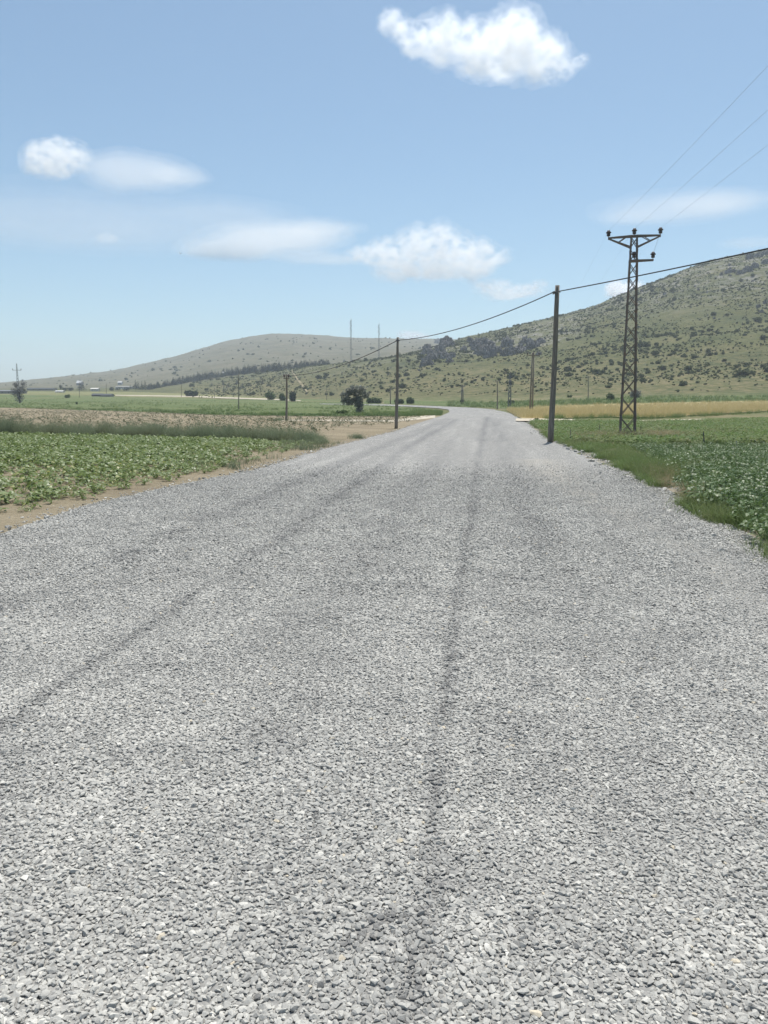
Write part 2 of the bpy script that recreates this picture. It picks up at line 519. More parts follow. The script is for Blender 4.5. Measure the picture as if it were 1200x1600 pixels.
M['shrub'] = leaf_mat('shrub_leaf', [(0, (.046, .060, .028)), (.5, (.072, .090, .042)), (.85, (.098, .115, .054)), (1, (.13, .135, .07))], .4, .7, .1)
M['pine'] = leaf_mat('pine_needle', [(0, (.026, .042, .026)), (.6, (.038, .058, .034)), (1, (.055, .075, .042))], .1, .7, .1)
M['olive'] = leaf_mat('silver_leaf', [(0, (.17, .18, .155)), (.5, (.235, .245, .212)), (1, (.33, .34, .30))], .55, .6, .2)
M['twig'] = leaf_mat('grey_twig', [(0, (.13, .128, .135)), (.5, (.19, .187, .19)), (1, (.26, .257, .25))], .1, .8, .1)
M['tree'] = leaf_mat('tree_leaf', [(0, (.056, .092, .038)), (.5, (.084, .128, .052)), (1, (.13, .175, .072))], .5, .6, .2)
M['seedling'] = leaf_mat('seedling_leaf', [(0, (.05, .065, .03)), (.6, (.07, .085, .04)), (1, (.11, .12, .06))], .2, .6, .2)

# ------------------------------------------------------------------ ground
th = np.unique(np.concatenate([np.linspace(-180, -40, 70), np.linspace(-40, 40, 760), np.linspace(40, 180, 70)]))[:-1]
rr = np.unique(np.concatenate([[0.4], np.exp(np.linspace(math.log(.8), math.log(180), 90)), np.exp(np.linspace(math.log(180), math.log(2300), 430)), np.exp(np.linspace(math.log(2300), math.log(4000), 24))]))
TH, RR = np.meshgrid(np.radians(th), rr, indexing='ij')
gx = RR * np.sin(TH); gy = RR * np.cos(TH); gz = zt(gx, gy)
nt_, nr_ = gx.shape
V = np.stack([gx, gy, gz], 2).reshape(-1, 3)
i = np.arange(nt_)[:, None]; j = np.arange(nr_ - 1)[None, :]
a = i * nr_ + j; b = ((i + 1) % nt_) * nr_ + j
Fq = np.stack([a, a + 1, b + 1, b], 2).reshape(-1, 4)
# close the middle with a fan of quads
cen = len(V); V = np.concatenate([V, [[0, 0, 0]]])
ring = np.arange(0, nt_ - 1, 2)
fan = np.stack([np.full(len(ring), cen), ring * nr_, (ring + 1) * nr_, ((ring + 2) % nt_) * nr_], 1)
Fq = np.concatenate([Fq, fan])
zs = np.concatenate([gz.reshape(-1), [0]]); ysr = V[:, 1]
hilln = sstep(2.2, 5.0, zs) * sstep(235, 262, ysr + (V[:, 0] < 0) * (-0) - 150 * sstep(.02, -.22, V[:, 0] / np.maximum(ysr, 1)) )
farn = sstep(730, 900, ysr)
Xr = V[:, 0] / np.maximum(ysr, 1)
rocky = np.clip(sstep(45, 100, zs) * .8 * (1 - farn) + .9 * sstep(500, 540, ysr) * (1 - sstep(640, 700, ysr)) * sstep(.03, .06, Xr) * (1 - sstep(.22, .27, Xr)) + .35 * (1 - farn) * sstep(14, 30, zs) * (1 - sstep(-.02, .06, Xr)), 0, 1)
footn = (1 - sstep(9, 34, zs)) * (1 - farn) * sstep(-.32, -.2, Xr)
g = link('ground', np_mesh('ground', V, Fq, M['ground'], {'foot': footn, 'hill': hilln, 'far': farn, 'rocky': rocky}, smooth=True))
tag(g, 'open valley floor rising into dry scrubby hills', None, None, 'structure')


# ------------------------------------------------------------------ sheets of field and path
def sheet(name, top, bot, mat, dz, nu=160, nv=24, label=None, jag=.5, ylimit=None, kind='structure'):
    """ground cover between a far edge and a near edge, both given as (u, v) points of the photograph"""
    u0 = max(top[0][0], bot[0][0]); u1 = min(top[-1][0], bot[-1][0])
    us = np.linspace(u0, u1, nu)
    tv = np.interp(us, *zip(*top)) + (fbm(us / 9, us * 0 + 3, 3, 5) - .5) * jag
    bv = np.interp(us, *zip(*bot)) + (fbm(us / 7, us * 0 + 9, 3, 8) - .5) * jag
    a = hit(us, tv); b = hit(us, np.maximum(bv, tv + .3))
    t = np.linspace(0, 1, nv)[None, :]
    ya = a[:, 1:2]; yb = b[:, 1:2]
    y = np.exp(np.log(yb) + (np.log(ya) - np.log(yb)) * t)
    Xa = (a[:, 0] / a[:, 1])[:, None]; Xb = (b[:, 0] / b[:, 1])[:, None]
    x = (Xb + (Xa - Xb) * t) * y
    z = zt(x, y) + dz
    V = np.stack([x, y, z], 2).reshape(-1, 3)
    i = np.arange(nu - 1)[:, None]; j = np.arange(nv - 1)[None]
    k = i * nv + j
    Fq = np.stack([k, k + nv, k + nv + 1, k + 1], 2).reshape(-1, 4)
    o = link(name, np_mesh(name, V, Fq, mat, smooth=True))
    return tag(o, label, None, None, kind)


SOILTOP = [(-250, 636), (0, 637), (100, 640), (200, 643), (333, 648.5), (420, 650), (525, 651), (627, 651), (690, 650)]
# bare soil field (runs under the road's left shoulder)
ux = np.linspace(-400, 690, 220)
top = hit(ux, np.interp(ux, *zip(*SOILTOP)) + (fbm(ux / 9, ux * 0, 3, 4) - .5) * 1.2)
tt = np.linspace(0, 1, 120)[None, :]
Xc = (top[:, 0] / top[:, 1])[:, None]
Y0 = 1.2
yy = np.exp(math.log(Y0) + (np.log(top[:, 1:2]) - math.log(Y0)) * tt)
xx = Xc * yy - 14 * (1 - sstep(0, 9, yy)) * (1 - (ux[:, None] + 400) / 1090)
V = np.stack([xx, yy, zt(xx, yy) + .012], 2).reshape(-1, 3)
i = np.arange(219)[:, None]; j = np.arange(119)[None]; k = i * 120 + j
o = link('soil_field', np_mesh('soil_field', V, np.stack([k, k + 120, k + 121, k + 1], 2).reshape(-1, 4), M['soil'], smooth=True))
tag(o, 'bare pinkish soil field left of the road', None, None, 'structure')

sheet('green_field', [(-250, 617), (0, 617), (130, 618), (200, 620.5), (300, 622.5), (350, 624.5), (480, 623.5), (560, 627), (640, 636.3), (690, 641)],
      [(-250, 636), (0, 637), (100, 640), (200, 643), (333, 648.5), (420, 650), (525, 651), (627, 650.5), (690, 645)], M['green_field'], .06, 260, 60, 'long green field beyond the bare soil', 1.5)
sheet('pasture', [(-250, 611.5), (0, 611.5), (200, 612.5), (300, 615.5), (420, 621)], [(-250, 617), (0, 617), (130, 618), (200, 620.5), (300, 622.5), (420, 624)], M['pasture'], .08, 160, 24, 'pale grass field at the foot of the far hill', .8)
sheet('meadow', [(600, 626), (650, 626), (700, 627), (760, 628.5), (850, 627.5), (930, 624), (1000, 620.5), (1200, 618), (1450, 618)],
      [(600, 630.5), (650, 632.5), (700, 635), (760, 638), (850, 640), (930, 633), (1000, 631), (1200, 627), (1450, 627)], M['green_field'], .05, 200, 24, 'green strip along the foot of the hill', 1.0)
sheet('stubble_field', [(792, 641), (850, 635.5), (946, 632), (1050, 629.5), (1200, 626.5), (1450, 625)],
      [(792, 642), (815, 655), (850, 655.5), (946, 652), (1025, 653.5), (1112, 648), (1200, 643), (1450, 640)], M['stubble'], .09, 200, 40, 'ripe wheat ground behind the green crop', .8)
sheet('path', [(440, 656.3), (500, 656.2), (617, 656.6), (650, 651.6), (680, 648)], [(440, 657.6), (500, 657.8), (617, 659.4), (650, 656.5), (680, 653)], M['path'], .03, 120, 6, 'pale dirt track crossing the soil field', .4)
sheet('path', [(806, 655.3), (850, 655.6), (900, 656.5)], [(806, 659.5), (850, 659.6), (900, 658.5)], M['path'], .1, 60, 6, 'pale dirt track leaving the road beside the wheat', .4)
sheet('path', [(1000, 658.6), (1050, 657.2), (1100, 655.8)], [(1000, 661.4), (1050, 660.4), (1100, 657.8)], M['path'], .1, 60, 6, 'pale dirt track between wheat and green crop', .4)
sheet('path', [(180, 617.5), (300, 619), (350, 621), (420, 623.5), (470, 626)], [(180, 618.6), (300, 620.6), (350, 622.8), (420, 625.2), (470, 627)], M['path'], .2, 120, 5, 'pale road crossing the far fields', .3)
sheet('soil_strip', [(905, 699), (975, 697), (1060, 695), (1130, 696), (1180, 698)], [(905, 701), (975, 711), (1022, 711), (1060, 700), (1130, 700), (1180, 700)], M['soil'], .015, 80, 8, 'bare soil strip in front of the pylon', 1.2)
# steep dirt track on the spur and the ledge road by the masts
tr = hit(np.array([456., 458, 462, 467, 472, 477, 480]), np.array([579., 583, 589, 596, 603, 609, 614]))
w = np.array([.4, .5, .6, .8, .8, .6, .4])
V = np.concatenate([np.stack([tr[:, 0] - w, tr[:, 1], zt(tr[:, 0] - w, tr[:, 1]) + .5], 1), np.stack([tr[:, 0] + w, tr[:, 1], zt(tr[:, 0] + w, tr[:, 1]) + .5], 1)])
k = np.arange(6)
tag(link('path', np_mesh('path', V, np.stack([k, k + 7, k + 8, k + 1], 1), M['hill_track'])), 'steep pale dirt track down the hill spur', None, None, 'structure')

# ------------------------------------------------------------------ road
L = [(0, 840), (133, 793), (267, 763), (400, 735), (467, 714), (531, 696), (618, 674), (650, 662), (687, 651), (703, 643.5), (700, 640.5), (682, 638.3), (640, 635.9), (600, 634.3), (540, 632.6), (500, 632.0)]
Rr = [(1197, 880), (1057, 793), (980, 743), (925, 716), (883, 698), (857, 688), (823, 661), (808, 652), (800, 647), (782, 642), (760, 639.5), (737, 637.7), (690, 635.6), (640, 633.6), (570, 631.8), (500, 631.0)]
Lw = hit(*zip(*L)); Rw = hit(*zip(*Rr))
dl = (Lw[0] - Lw[2]); dl /= abs(dl[1]); dr = (Rw[0] - Rw[1]); dr /= abs(dr[1])
ext = [Lw[0] + dl * 26 + np.array([-2.5, 0, 0]), Lw[0] + dl * 6]
extr = [Rw[0] + dr * 26 + np.array([2, 0, 0]), Rw[0] + dr * 6]
Lw = np.concatenate([ext, Lw]); Rw = np.concatenate([extr, Rw])


def resample(p, per=22):
    out = []
    for q in range(len(p) - 1):
        t = np.linspace(0, 1, per, endpoint=False)[:, None]
        out.append(p[q] + (p[q + 1] - p[q]) * t)
    return np.concatenate(out + [p[-1:]])


def smooth(p, n=10):
    for _ in range(n):
        p[1:-1] = .25 * p[:-2] + .5 * p[1:-1] + .25 * p[2:]
    return p


Ls = smooth(resample(Lw)); Rs = smooth(resample(Rw))
near_l = Ls[Ls[:, 1] < 110]; near_r = Rs[Rs[:, 1] < 110]


def edge_l(y): return np.interp(y, near_l[:, 1], near_l[:, 0])
def edge_r(y): return np.interp(y, near_r[:, 1], near_r[:, 0])


STREAKS = [((645, 1620), (690, 1160), .038, .66), ((560, 1480), (600, 1445), .035, .8), ((655, 1440), (690, 1380), .05, .8), ((640, 1580), (655, 1510), .05, .7), ((560, 1330), (600, 1290), .03, .5), ((820, 1500), (830, 1460), .03, .4), ((690, 1160), (737, 800), .042, .58), ((737, 800), (752, 690), .05, .6), ((752, 690), (762, 652), .08, .8),
           ((0, 1148), (250, 976), .05, .68), ((250, 976), (430, 850), .065, .5), ((430, 850), (640, 698), .10, .6), ((640, 698), (712, 656), .10, .7), ((0, 1215), (40, 1180), .06, .6),
           ((0, 960), (330, 812), .12, .42), ((330, 812), (560, 716), .13, .42), ((560, 716), (700, 655), .13, .5), ((420, 1180), (520, 960), .20, .25), ((520, 960), (700, 690), .2, .25), ((820, 1150), (790, 900), .22, .2),
           ((960, 1100), (850, 860), .2, .25), ((850, 860), (790, 700), .2, .35), ((790, 700), (772, 655), .15, .5)]
STW = []
for (p0, p1, w, s) in STREAKS:
    q = hit([p0[0], p1[0]], [p0[1], p1[1]])
    STW.append((q[0], q[1], w, s))
SANDW = []
for (p0, p1, w, s) in [((905, 770), (1050, 850), .22, .8), ((1050, 850), (1260, 985), .22, 1.0), ((840, 720), (905, 770), .3, .5)]:
    q = hit([p0[0], p1[0]], [p0[1], p1[1]]); SANDW.append((q[0], q[1], w, s))


def line_mask(x, y, lines, seed):
    wx = x + (fbm(x * 1.5, y * 1.5, 3, seed) - .5) * .09
    m = np.zeros_like(x)
    for (a, b, w, s) in lines:
        lo, hi = min(a[1], b[1]), max(a[1], b[1])
        t = (y - a[1]) / (b[1] - a[1]); xl = a[0] + (b[0] - a[0]) * t
        soft = .06 * (hi - lo) + .08
        inside = sstep(lo - soft, lo + soft * .2, y) * (1 - sstep(hi - soft * .2, hi + soft, y))
        wl = w * (1 + .045 * y)
        m = np.maximum(m, s * np.exp(-((wx - xl) / wl) ** 2) * inside)
    return np.clip(m * (.25 + 1.3 * fbm(x * 6, y * 2.2, 3, seed + 5)), 0, 1)


NX = 110
t = np.linspace(0, 1, NX)[None, :, None]
jagL = (fbm(Ls[:, 1] * 2.1, Ls[:, 1] * 0, 4, 31) - .5) * .5; jagR = (fbm(Rs[:, 1] * 1.7, Rs[:, 1] * 0, 4, 37) - .5) * 1.0
Lj = Ls.copy(); Rj = Rs.copy(); Lj[:, 0] += jagL * .6; Rj[:, 0] += jagR * .6
G = Lj[:, None, :] + (Rj - Lj)[:, None, :] * t
G[:, :, 2] = zt(G[:, :, 0], G[:, :, 1]) + .012 * np.minimum(1, np.minimum(t[..., 0], 1 - t[..., 0]) * 22) + .02 + np.where(G[:, :, 1] > 150, .10, 0)
n0 = G.shape[0]
V = G.reshape(-1, 3)
i = np.arange(n0 - 1)[:, None]; j = np.arange(NX - 1)[None]; k = i * NX + j
STONE_FAR = 21.0
nearm = (1 - sstep(5.5, 15, V[:, 1]))
o = link('road', np_mesh('road', V, np.stack([k, k + 1, k + NX + 1, k + NX], 2).reshape(-1, 4), M['road'],
         {'streak': line_mask(V[:, 0], V[:, 1], STW, 21), 'sand': line_mask(V[:, 0], V[:, 1], SANDW, 23), 'near': nearm * (V[:, 1] > .3), 'lane': np.tile(np.linspace(0, 1, NX), n0), 'along': np.repeat(np.concatenate([[0], np.cumsum(np.linalg.norm(np.diff((Ls + Rs) / 2, axis=0), axis=1))]), NX)}, smooth=True))
tag(o, 'wide grey chip sealed road curving left ahead', None, None, 'structure')


# loose chippings on the road, stone by stone
def stone_variants(n, npts, seed):
    r = random.Random(seed); out = []
    for _ in range(n):
        bm = bmesh.new()
        ax = (r.uniform(.9, 1.35), r.uniform(.7, 1.), r.uniform(.42, .68))
        for q in range(npts):
            d = Vector((r.gauss(0, 1), r.gauss(0, 1), r.gauss(0, 1))).normalized() * r.uniform(.82, 1.15)
            bm.verts.new((d.x * ax[0], d.y * ax[1], d.z * ax[2]))
        h = bmesh.ops.convex_hull(bm, input=bm.verts[:])
        bmesh.ops.delete(bm, geom=[e for e in h['geom_interior'] if isinstance(e, bmesh.types.BMVert)], context='VERTS')
        bmesh.ops.triangulate(bm, faces=bm.faces[:])
        bm.verts.ensure_lookup_table(); bm.verts.index_update()
        out.append((np.array([v.co[:] for v in bm.verts]), np.array([[v.index for v in f.verts] for f in bm.faces])))
        bm.free()
    return out


def rand_rots(n, tilt):
    a = rng.random(n) * 2 * np.pi; b = rng.normal(0, tilt, n); cdir = rng.random(n) * 2 * np.pi
    ca, sa = np.cos(a), np.sin(a); z = np.zeros(n); o_ = np.ones(n)
    Rz = np.stack([np.stack([ca, -sa, z], 1), np.stack([sa, ca, z], 1), np.stack([z, z, o_], 1)], 1)
    ux_, uy_ = np.cos(cdir), np.sin(cdir); cb, sb = np.cos(b), np.sin(b); k1 = 1 - cb
    Rt = np.stack([np.stack([cb + ux_ * ux_ * k1, ux_ * uy_ * k1, uy_ * sb], 1), np.stack([ux_ * uy_ * k1, cb + uy_ * uy_ * k1, -ux_ * sb], 1), np.stack([-uy_ * sb, ux_ * sb, cb], 1)], 1)
    return np.einsum('nij,njk->nik', Rt, Rz)


def stones(y0, y1, spacing, variants, smin, smax, keep=None, side=None):
    rows = np.arange(y0, y1, spacing * .87)
    xs, ys = [], []
    for q, y in enumerate(rows):
        half = .56 * max(y, 0) + (.7 if side is None else side)
        x0 = max(-half, edge_l(y)); x1 = min(half, edge_r(y) + .3)
        xr = np.arange(x0 + (q % 2) * spacing / 2, max(x0, x1), spacing)
        xs.append(xr); ys.append(np.full(len(xr), y))
    x = np.concatenate(xs); y = np.concatenate(ys)
    x = x + rng.normal(0, spacing * .32, len(x)); y = y + rng.normal(0, spacing * .32, len(y))
    sk = line_mask(x, y, STW, 21); sa = line_mask(x, y, SANDW, 23)
    prob = 1 - .10 * sk - .28 * sa
    if keep is not None: prob = prob * keep(y)
    if side is not None: prob = prob * (np.abs(x) > .56 * np.maximum(y, 0) + .66)
    ok = rng.random(len(x)) < prob
    x, y, sk, sa = x[ok], y[ok], sk[ok], sa[ok]
    n = len(x)
    s = np.clip(rng.lognormal(math.log((smin + smax) / 2.2), .33, n), smin, smax) / 2 * (1 - .3 * sa) * (.78 + .45 * fbm(x * 1.7, y * 1.7, 3, 67))
    clump = fbm(x * 3.5, y * 3.5, 3, 61)
    tint = np.clip(rng.normal(.50, .185, n) + (clump - .5) * .4 - .5 * sk, 0, .965)
    tint = np.where(rng.random(n) < .003, 1., tint)
    tl = np.clip((x - edge_l(y)) / (edge_r(y) - edge_l(y)), 0, 1)
    base = .0315 - .012 * (tl >= 1)
    pos = np.stack([x, y, base + s * rng.uniform(.08, .48, n)], 1)
    return scatter(variants, pos, None, s, tint, rand_rots(n, .26))


sv = stone_variants(30, 16, 3)
sv2 = stone_variants(24, 11, 5)
far_fade = lambda y: sstep(4.2, 7.5, y) * (1 - sstep(7.0, STONE_FAR, y)) ** 1.2
near_fade = lambda y: 1 - sstep(4.2, 7.5, y)
parts = [stones(.85, 7.5, .0126, sv, .0092, .029, near_fade), stones(4.2, STONE_FAR, .0185, sv2, .014, .033, far_fade), stones(.3, 10., .022, sv2, .014, .034, None, 2.6)]
off = 0; VV, FF, TT = [], [], []
for (a, b, c) in parts:
    VV.append(a); FF.append(b + off); TT.append(c); off += len(a)
o = link('gravel', np_mesh('gravel', np.concatenate(VV), np.concatenate(FF), M['stone'], {'tint': np.concatenate(TT)}))
tag(o, 'loose pale grey chippings covering the road', 'gravel', None, 'stuff')
print('stones verts', off)

# rubble along the right edge
ny = 420
y = np.exp(rng.uniform(math.log(5.5), math.log(70), ny)); x = edge_r(y) + rng.normal(.02, .16 + .004 * y, ny)
s = np.clip(rng.lognormal(math.log(.03), .5, ny), .012, .08) * np.clip(y / 18, .7, 1.2)
Vr, Fr, Tr = scatter(sv, np.stack([x, y, .02 + s * .3], 1), None, s, None, rand_rots(ny, .5))
yl = np.exp(rng.uniform(math.log(6), math.log(60), 260)); xl = edge_l(yl) + rng.normal(.0, .12, 260)
s2 = np.clip(rng.lognormal(math.log(.022), .4, 260), .012, .06)
V2, F2, T2 = scatter(sv, np.stack([xl, yl, .02 + s2 * .3], 1), None, s2, None, rand_rots(260, .5))
o = link('roadside_rubble', np_mesh('roadside_rubble', np.concatenate([Vr, V2]), np.concatenate([Fr, F2 + len(Vr)]), M['rubble'], {'tint': np.concatenate([Tr, T2])}))
tag(o, 'pale broken stones scattered along both road edges', 'rubble', None, 'stuff')


# ------------------------------------------------------------------ plants: small meshes
def quadstrip(rows):
    """rows of (left, right) points -> verts, quads"""
    V = [p for r in rows for p in r]
    return V, [[2 * k, 2 * k + 1, 2 * k + 3, 2 * k + 2] for k in range(len(rows) - 1)]


def tuft(nb, h, spread, w, lean, seed, levels=3):
    r = random.Random(seed); V, Fq = [], []
    for _ in range(nb):
        az = r.uniform(0, 6.283); bx, by = r.gauss(0, spread), r.gauss(0, spread)
        hh = h * r.uniform(.5, 1.15); ln = lean * r.uniform(.2, 1.3) * hh; fa = r.uniform(0, 6.283)
        rows = []
        for k in range(levels + 1):
            t = k / levels
            px = bx + math.cos(az) * ln * t ** 2; py = by + math.sin(az) * ln * t ** 2; pz = hh * (t - .12 * lean * t ** 2)
            ww = w * (1 - .85 * t) * .5
            rows.append(((px - math.cos(fa) * ww, py - math.sin(fa) * ww, pz), (px + math.cos(fa) * ww, py + math.sin(fa) * ww, pz)))
        v, f = quadstrip(rows); o_ = len(V); V += v; Fq += [[i_ + o_ for i_ in q] for q in f]
    return np.array(V), np.array(Fq)


def leafy(nl, h, rad, ll, lw, seed, upright=.5):
    """a low plant of broad bent leaves on stalks"""
    r = random.Random(seed); V, Fq = [], []
    for q in range(nl):
        az = r.uniform(0, 6.283); d = Vector((math.cos(az), math.sin(az), 0)); sd = Vector((-d.y, d.x, 0))
        reach = rad * math.sqrt(r.uniform(.02, 1)); z0 = h * r.uniform(.35, 1.) * (1 - .35 * (reach / rad) ** 2)
        base = d * reach + Vector((0, 0, z0)); L_ = ll * r.uniform(.65, 1.2); W_ = lw * r.uniform(.7, 1.15)
        pit = r.uniform(-.5, .7) * (1 - upright) + upright * .8; roll = r.uniform(-.6, .6)
        fw = (d * math.cos(pit) + Vector((0, 0, math.sin(pit)))); sw = (sd * math.cos(roll) + Vector((0, 0, math.sin(roll))))
        rows = []
        for t, ww in ((0, .18), (.3, .9), (.65, .8), (1., .08)):
            c = base + fw * L_ * t - Vector((0, 0, 1)) * L_ * .45 * t * t
            rows.append((tuple(c - sw * W_ * ww * .5), tuple(c + sw * W_ * ww * .5)))
        v, f = quadstrip(rows); o_ = len(V); V += v; Fq += [[i_ + o_ for i_ in qq] for qq in f]
        # stalk
        s0 = Vector((d.x * .01, d.y * .01, 0)); rows = [(tuple(s0 - sd * .004), tuple(s0 + sd * .004)), (tuple(base - sd * .004), tuple(base + sd * .004))]
        v, f = quadstrip(rows); o_ = len(V); V += v; Fq += [[i_ + o_ for i_ in qq] for qq in f]
    return np.array(V), np.array(Fq)


def clump(blobs, n, size, seed, flat=.8, shell=.55):
    """leaf clusters spread through lumpy volumes: blobs (cx, cy, cz, rx, ry, rz)"""
    r = np.random.default_rng(seed)
    B = np.array(blobs, float); vol = (B[:, 3] * B[:, 4] * B[:, 5]) ** .8
    b = r.choice(len(B), n, p=vol / vol.sum())
    d = r.normal(size=(n, 3)); d /= np.linalg.norm(d, axis=1)[:, None]
    rad = (shell + (1 - shell) * r.random(n)) ** 1.0 * (1 + r.normal(0, .08, n))
    c = B[b, :3] + d * rad[:, None] * B[b, 3:]
    nrm = d + r.normal(0, flat, (n, 3)); nrm /= np.linalg.norm(nrm, axis=1)[:, None]
    t1 = np.cross(nrm, r.normal(size=(n, 3))); t1 /= np.linalg.norm(t1, axis=1)[:, None]
    t2 = np.cross(nrm, t1)
    s = size * r.uniform(.5, 1.4, n)[:, None]; a = s * r.uniform(.5, 1., n)[:, None]
    c[:, 2] = np.maximum(c[:, 2], .02)
    V = np.stack([c - t1 * s - t2 * a * .6, c + t1 * s * .7 - t2 * a, c + t1 * s + t2 * a * .7, c - t1 * s * .6 + t2 * a], 1).reshape(-1, 3)
    tint = np.repeat(np.clip(r.normal(.5, .24, n), 0, 1), 4)
    return V, np.arange(4 * n).reshape(n, 4), tint


def shrub_blobs(r, n=5):
    out = []
    for _ in range(n):
        a = r.uniform(0, 6.283); d = r.uniform(0, .62); s = r.uniform(.35, .62)
        out.append((math.cos(a) * d, math.sin(a) * d, s * r.uniform(.7, 1.15), s, s, s * r.uniform(.75, 1.1)))
    return out


# ------------------------------------------------------------------ left crop
CROPTOP = [(-200, 680), (0, 680), (240, 686), (420, 691), (492, 694)]
CROPBOT = [(-200, 860), (0, 806), (60, 800), (110, 786), (180, 772), (250, 757), (330, 738), (400, 720), (450, 706), (492, 695)]
beet = [leafy(r_[0], r_[1], r_[2], r_[3], r_[4] * 1.2, 100 + q, .1) for q, r_ in enumerate([(20, .14, .14, .085, .055), (25, .17, .16, .09, .06), (16, .12, .11, .08, .052), (23, .18, .14, .095, .058), (12, .10, .10, .075, .045), (27, .16, .17, .085, .06)])]


def in_band(x, y, top, bot):
    X = x / y; u = 600 + X * F * 1.006
    yc = math.tan(0)  # v from depth on flat ground
    el = np.arctan2(-H, y); vv = 800 - F * np.tan(el + P)
    return (vv > np.interp(u, *zip(*top))) & (vv < np.interp(u, *zip(*bot))) & (u > top[0][0]) & (u < top[-1][0]), u, vv


gxs = np.arange(-34, 0, .38); gys = np.arange(8.0, 46, .20)
X_, Y_ = np.meshgrid(gxs, gys); x = X_.ravel() + rng.normal(0, .07, X_.size); y = Y_.ravel() + rng.normal(0, .07, X_.size)
ok, u, vv = in_band(x, y, CROPTOP, CROPBOT)
edge = np.interp(u, *zip(*CROPBOT)) - vv
keep = ok & (rng.random(len(x)) < np.clip(.42 + edge / 90, 0, .82) * (.5 + 1.0 * sstep(.30, .5, fbm(x * .7, y * .7, 3, 77)))) & (x < edge_l(y) - .55)
x, y, edge = x[keep], y[keep], edge[keep]
sc = rng.uniform(.75, 1.25, len(x)) * np.clip(.7 + edge / 90, .7, 1.05)
order = np.argsort(y)
x, y, sc = x[order], y[order], sc[order]
vis = np.where(np.abs(x / y) < .50)[0][:300]
rest = np.setdiff1d(np.arange(len(x)), vis)
beet_me = [np_mesh('crop_plant', Vb, Fb, M['beet'], {'tint': np.clip(np.repeat(rng.normal(.5, .22, len(Vb) // 12 + 1), 12)[:len(Vb)], 0, 1)}) for (Vb, Fb) in beet]
src = None
for q in vis:
    kk = int(rng.integers(0, len(beet_me)))
    o = bpy.data.objects.new('crop_plant', beet_me[kk]) if src is None else src.copy()
    src = src or o
    o.data = beet_me[kk]; COL.objects.link(o)
    o.location = (x[q], y[q], .015); o.rotation_euler = (0, 0, rng.random() * 6.283); o.scale = (sc[q],) * 3
    tag(o, 'low broad leaved green crop plant at the road side of the left field', 'crop plant', 'crop plants nearest the road in the left field')
Vc, Fc, Tc = scatter(beet, np.stack([x[rest], y[rest], np.full(len(rest), .015)], 1), rng.random(len(rest)) * 6.283, sc[rest])
Tc = np.clip(Tc * .5 + np.repeat(rng.random(len(Tc) // 6 + 1), 6)[:len(Tc)] * .5, 0, 1)
tag(link('crop_rows', np_mesh('crop_rows', Vc, Fc, M['beet'], {'tint': Tc})), 'dense leafy green crop filling the left field', 'crop', None, 'stuff')


# ------------------------------------------------------------------ grasses
def place(name, variants, x, y, sc, mat, label, cat, dz=0., tint=None):
    z = zt(x, y) + dz
    Vg, Fg, Tg = scatter(variants, np.stack([x, y, z], 1), rng.random(len(x)) * 6.283, sc, tint)
    Tg = np.clip(Tg * .55 + np.repeat(rng.random(len(Tg) // 8 + 1), 8)[:len(Tg)] * .45, 0, 1)
    return tag(link(name, np_mesh(name, Vg, Fg, mat, {'tint': Tg})), label, cat, None, 'stuff')


tall = [tuft(36, .72, .12, .008, .55, 200 + q, 3) for q in range(5)]
short = [tuft(30, .20, .09, .008, 1.0, 220 + q, 2) for q in range(5)]
mid = [tuft(34, .42, .11, .008, .75, 240 + q, 3) for q in range(5)]
coarse = [tuft(9, .55, .18, .05, .6, 260 + q, 2) for q in range(4)]

# tall feathery weeds behind the left crop
n = 1500
u = rng.uniform(-150, 505, n); v = np.interp(u, [-150, 0, 240, 420, 505], [679, 680, 686, 691, 695]) - np.abs(rng.normal(0, 3.2, n)) * np.interp(u, [0, 400, 505], [1, 1.1, .9]) - 1
p = hit(u, v)
hgt = (.45 + .85 * fbm(u / 9, u * 0, 3, 88)) * rng.uniform(.5, 1.3, n) * np.interp(u, [-150, 0, 40, 60, 300, 420, 470, 505], [1.1, 1.15, 1.05, .85, .8, .9, .8, .4])
place('tall_weeds', tall, p[:, 0], p[:, 1], np.stack([np.full(n, 1.25), np.full(n, 1.25), hgt], 1), M['weed'], 'tall feathery weeds in a band behind the leafy crop', 'weeds', .01)

# sparse weeds on the soil, left shoulder
u = np.concatenate([rng.normal(560, 6, 16), rng.normal(432, 10, 40), rng.uniform(440, 530, 70), rng.uniform(300, 500, 25)])
v = np.concatenate([rng.normal(685, 1.0, 16), rng.normal(657, .7, 40), rng.uniform(693, 705, 70), rng.uniform(716, 735, 25)])
p = hit(u, v); ok = p[:, 0] < edge_l(p[:, 1]) - .15
p = p[ok]
place('soil_weeds', short, p[:, 0], p[:, 1], rng.uniform(.7, 1.6, len(p)), M['weed'], 'thin weeds dotted over the bare soil', 'weeds', .015)

# seedlings on the soil field
gy = np.exp(np.linspace(math.log(36), math.log(175), 120)); xs, ys = [], []
for q, yv in enumerate(gy):
    st_ = .75 + .004 * yv
    xr = np.arange(-.62 * yv, .11 * yv, st_); xs.append(xr + rng.normal(0, .2, len(xr))); ys.append(np.full(len(xr), yv) + rng.normal(0, .25, len(xr)))
x = np.concatenate(xs); y = np.concatenate(ys)
el = np.arctan2(-H, y); vv = 800 - F * np.tan(el + P); u = 600 + x / y * F * 1.006
ok = (vv > np.interp(u, *zip(*SOILTOP)) + .6) & (x < edge_l(y) - 1.0) & (vv < np.interp(u, [0, 400, 500, 560, 640], [677, 684, 676, 668, 660])) & (rng.random(len(x)) < .25 + .8 * fbm(x * .15, y * .06, 3, 41))
x, y = x[ok], y[ok]
seed = [leafy(7, .12, .12, .11, .07, 300 + q, .4) for q in range(4)]
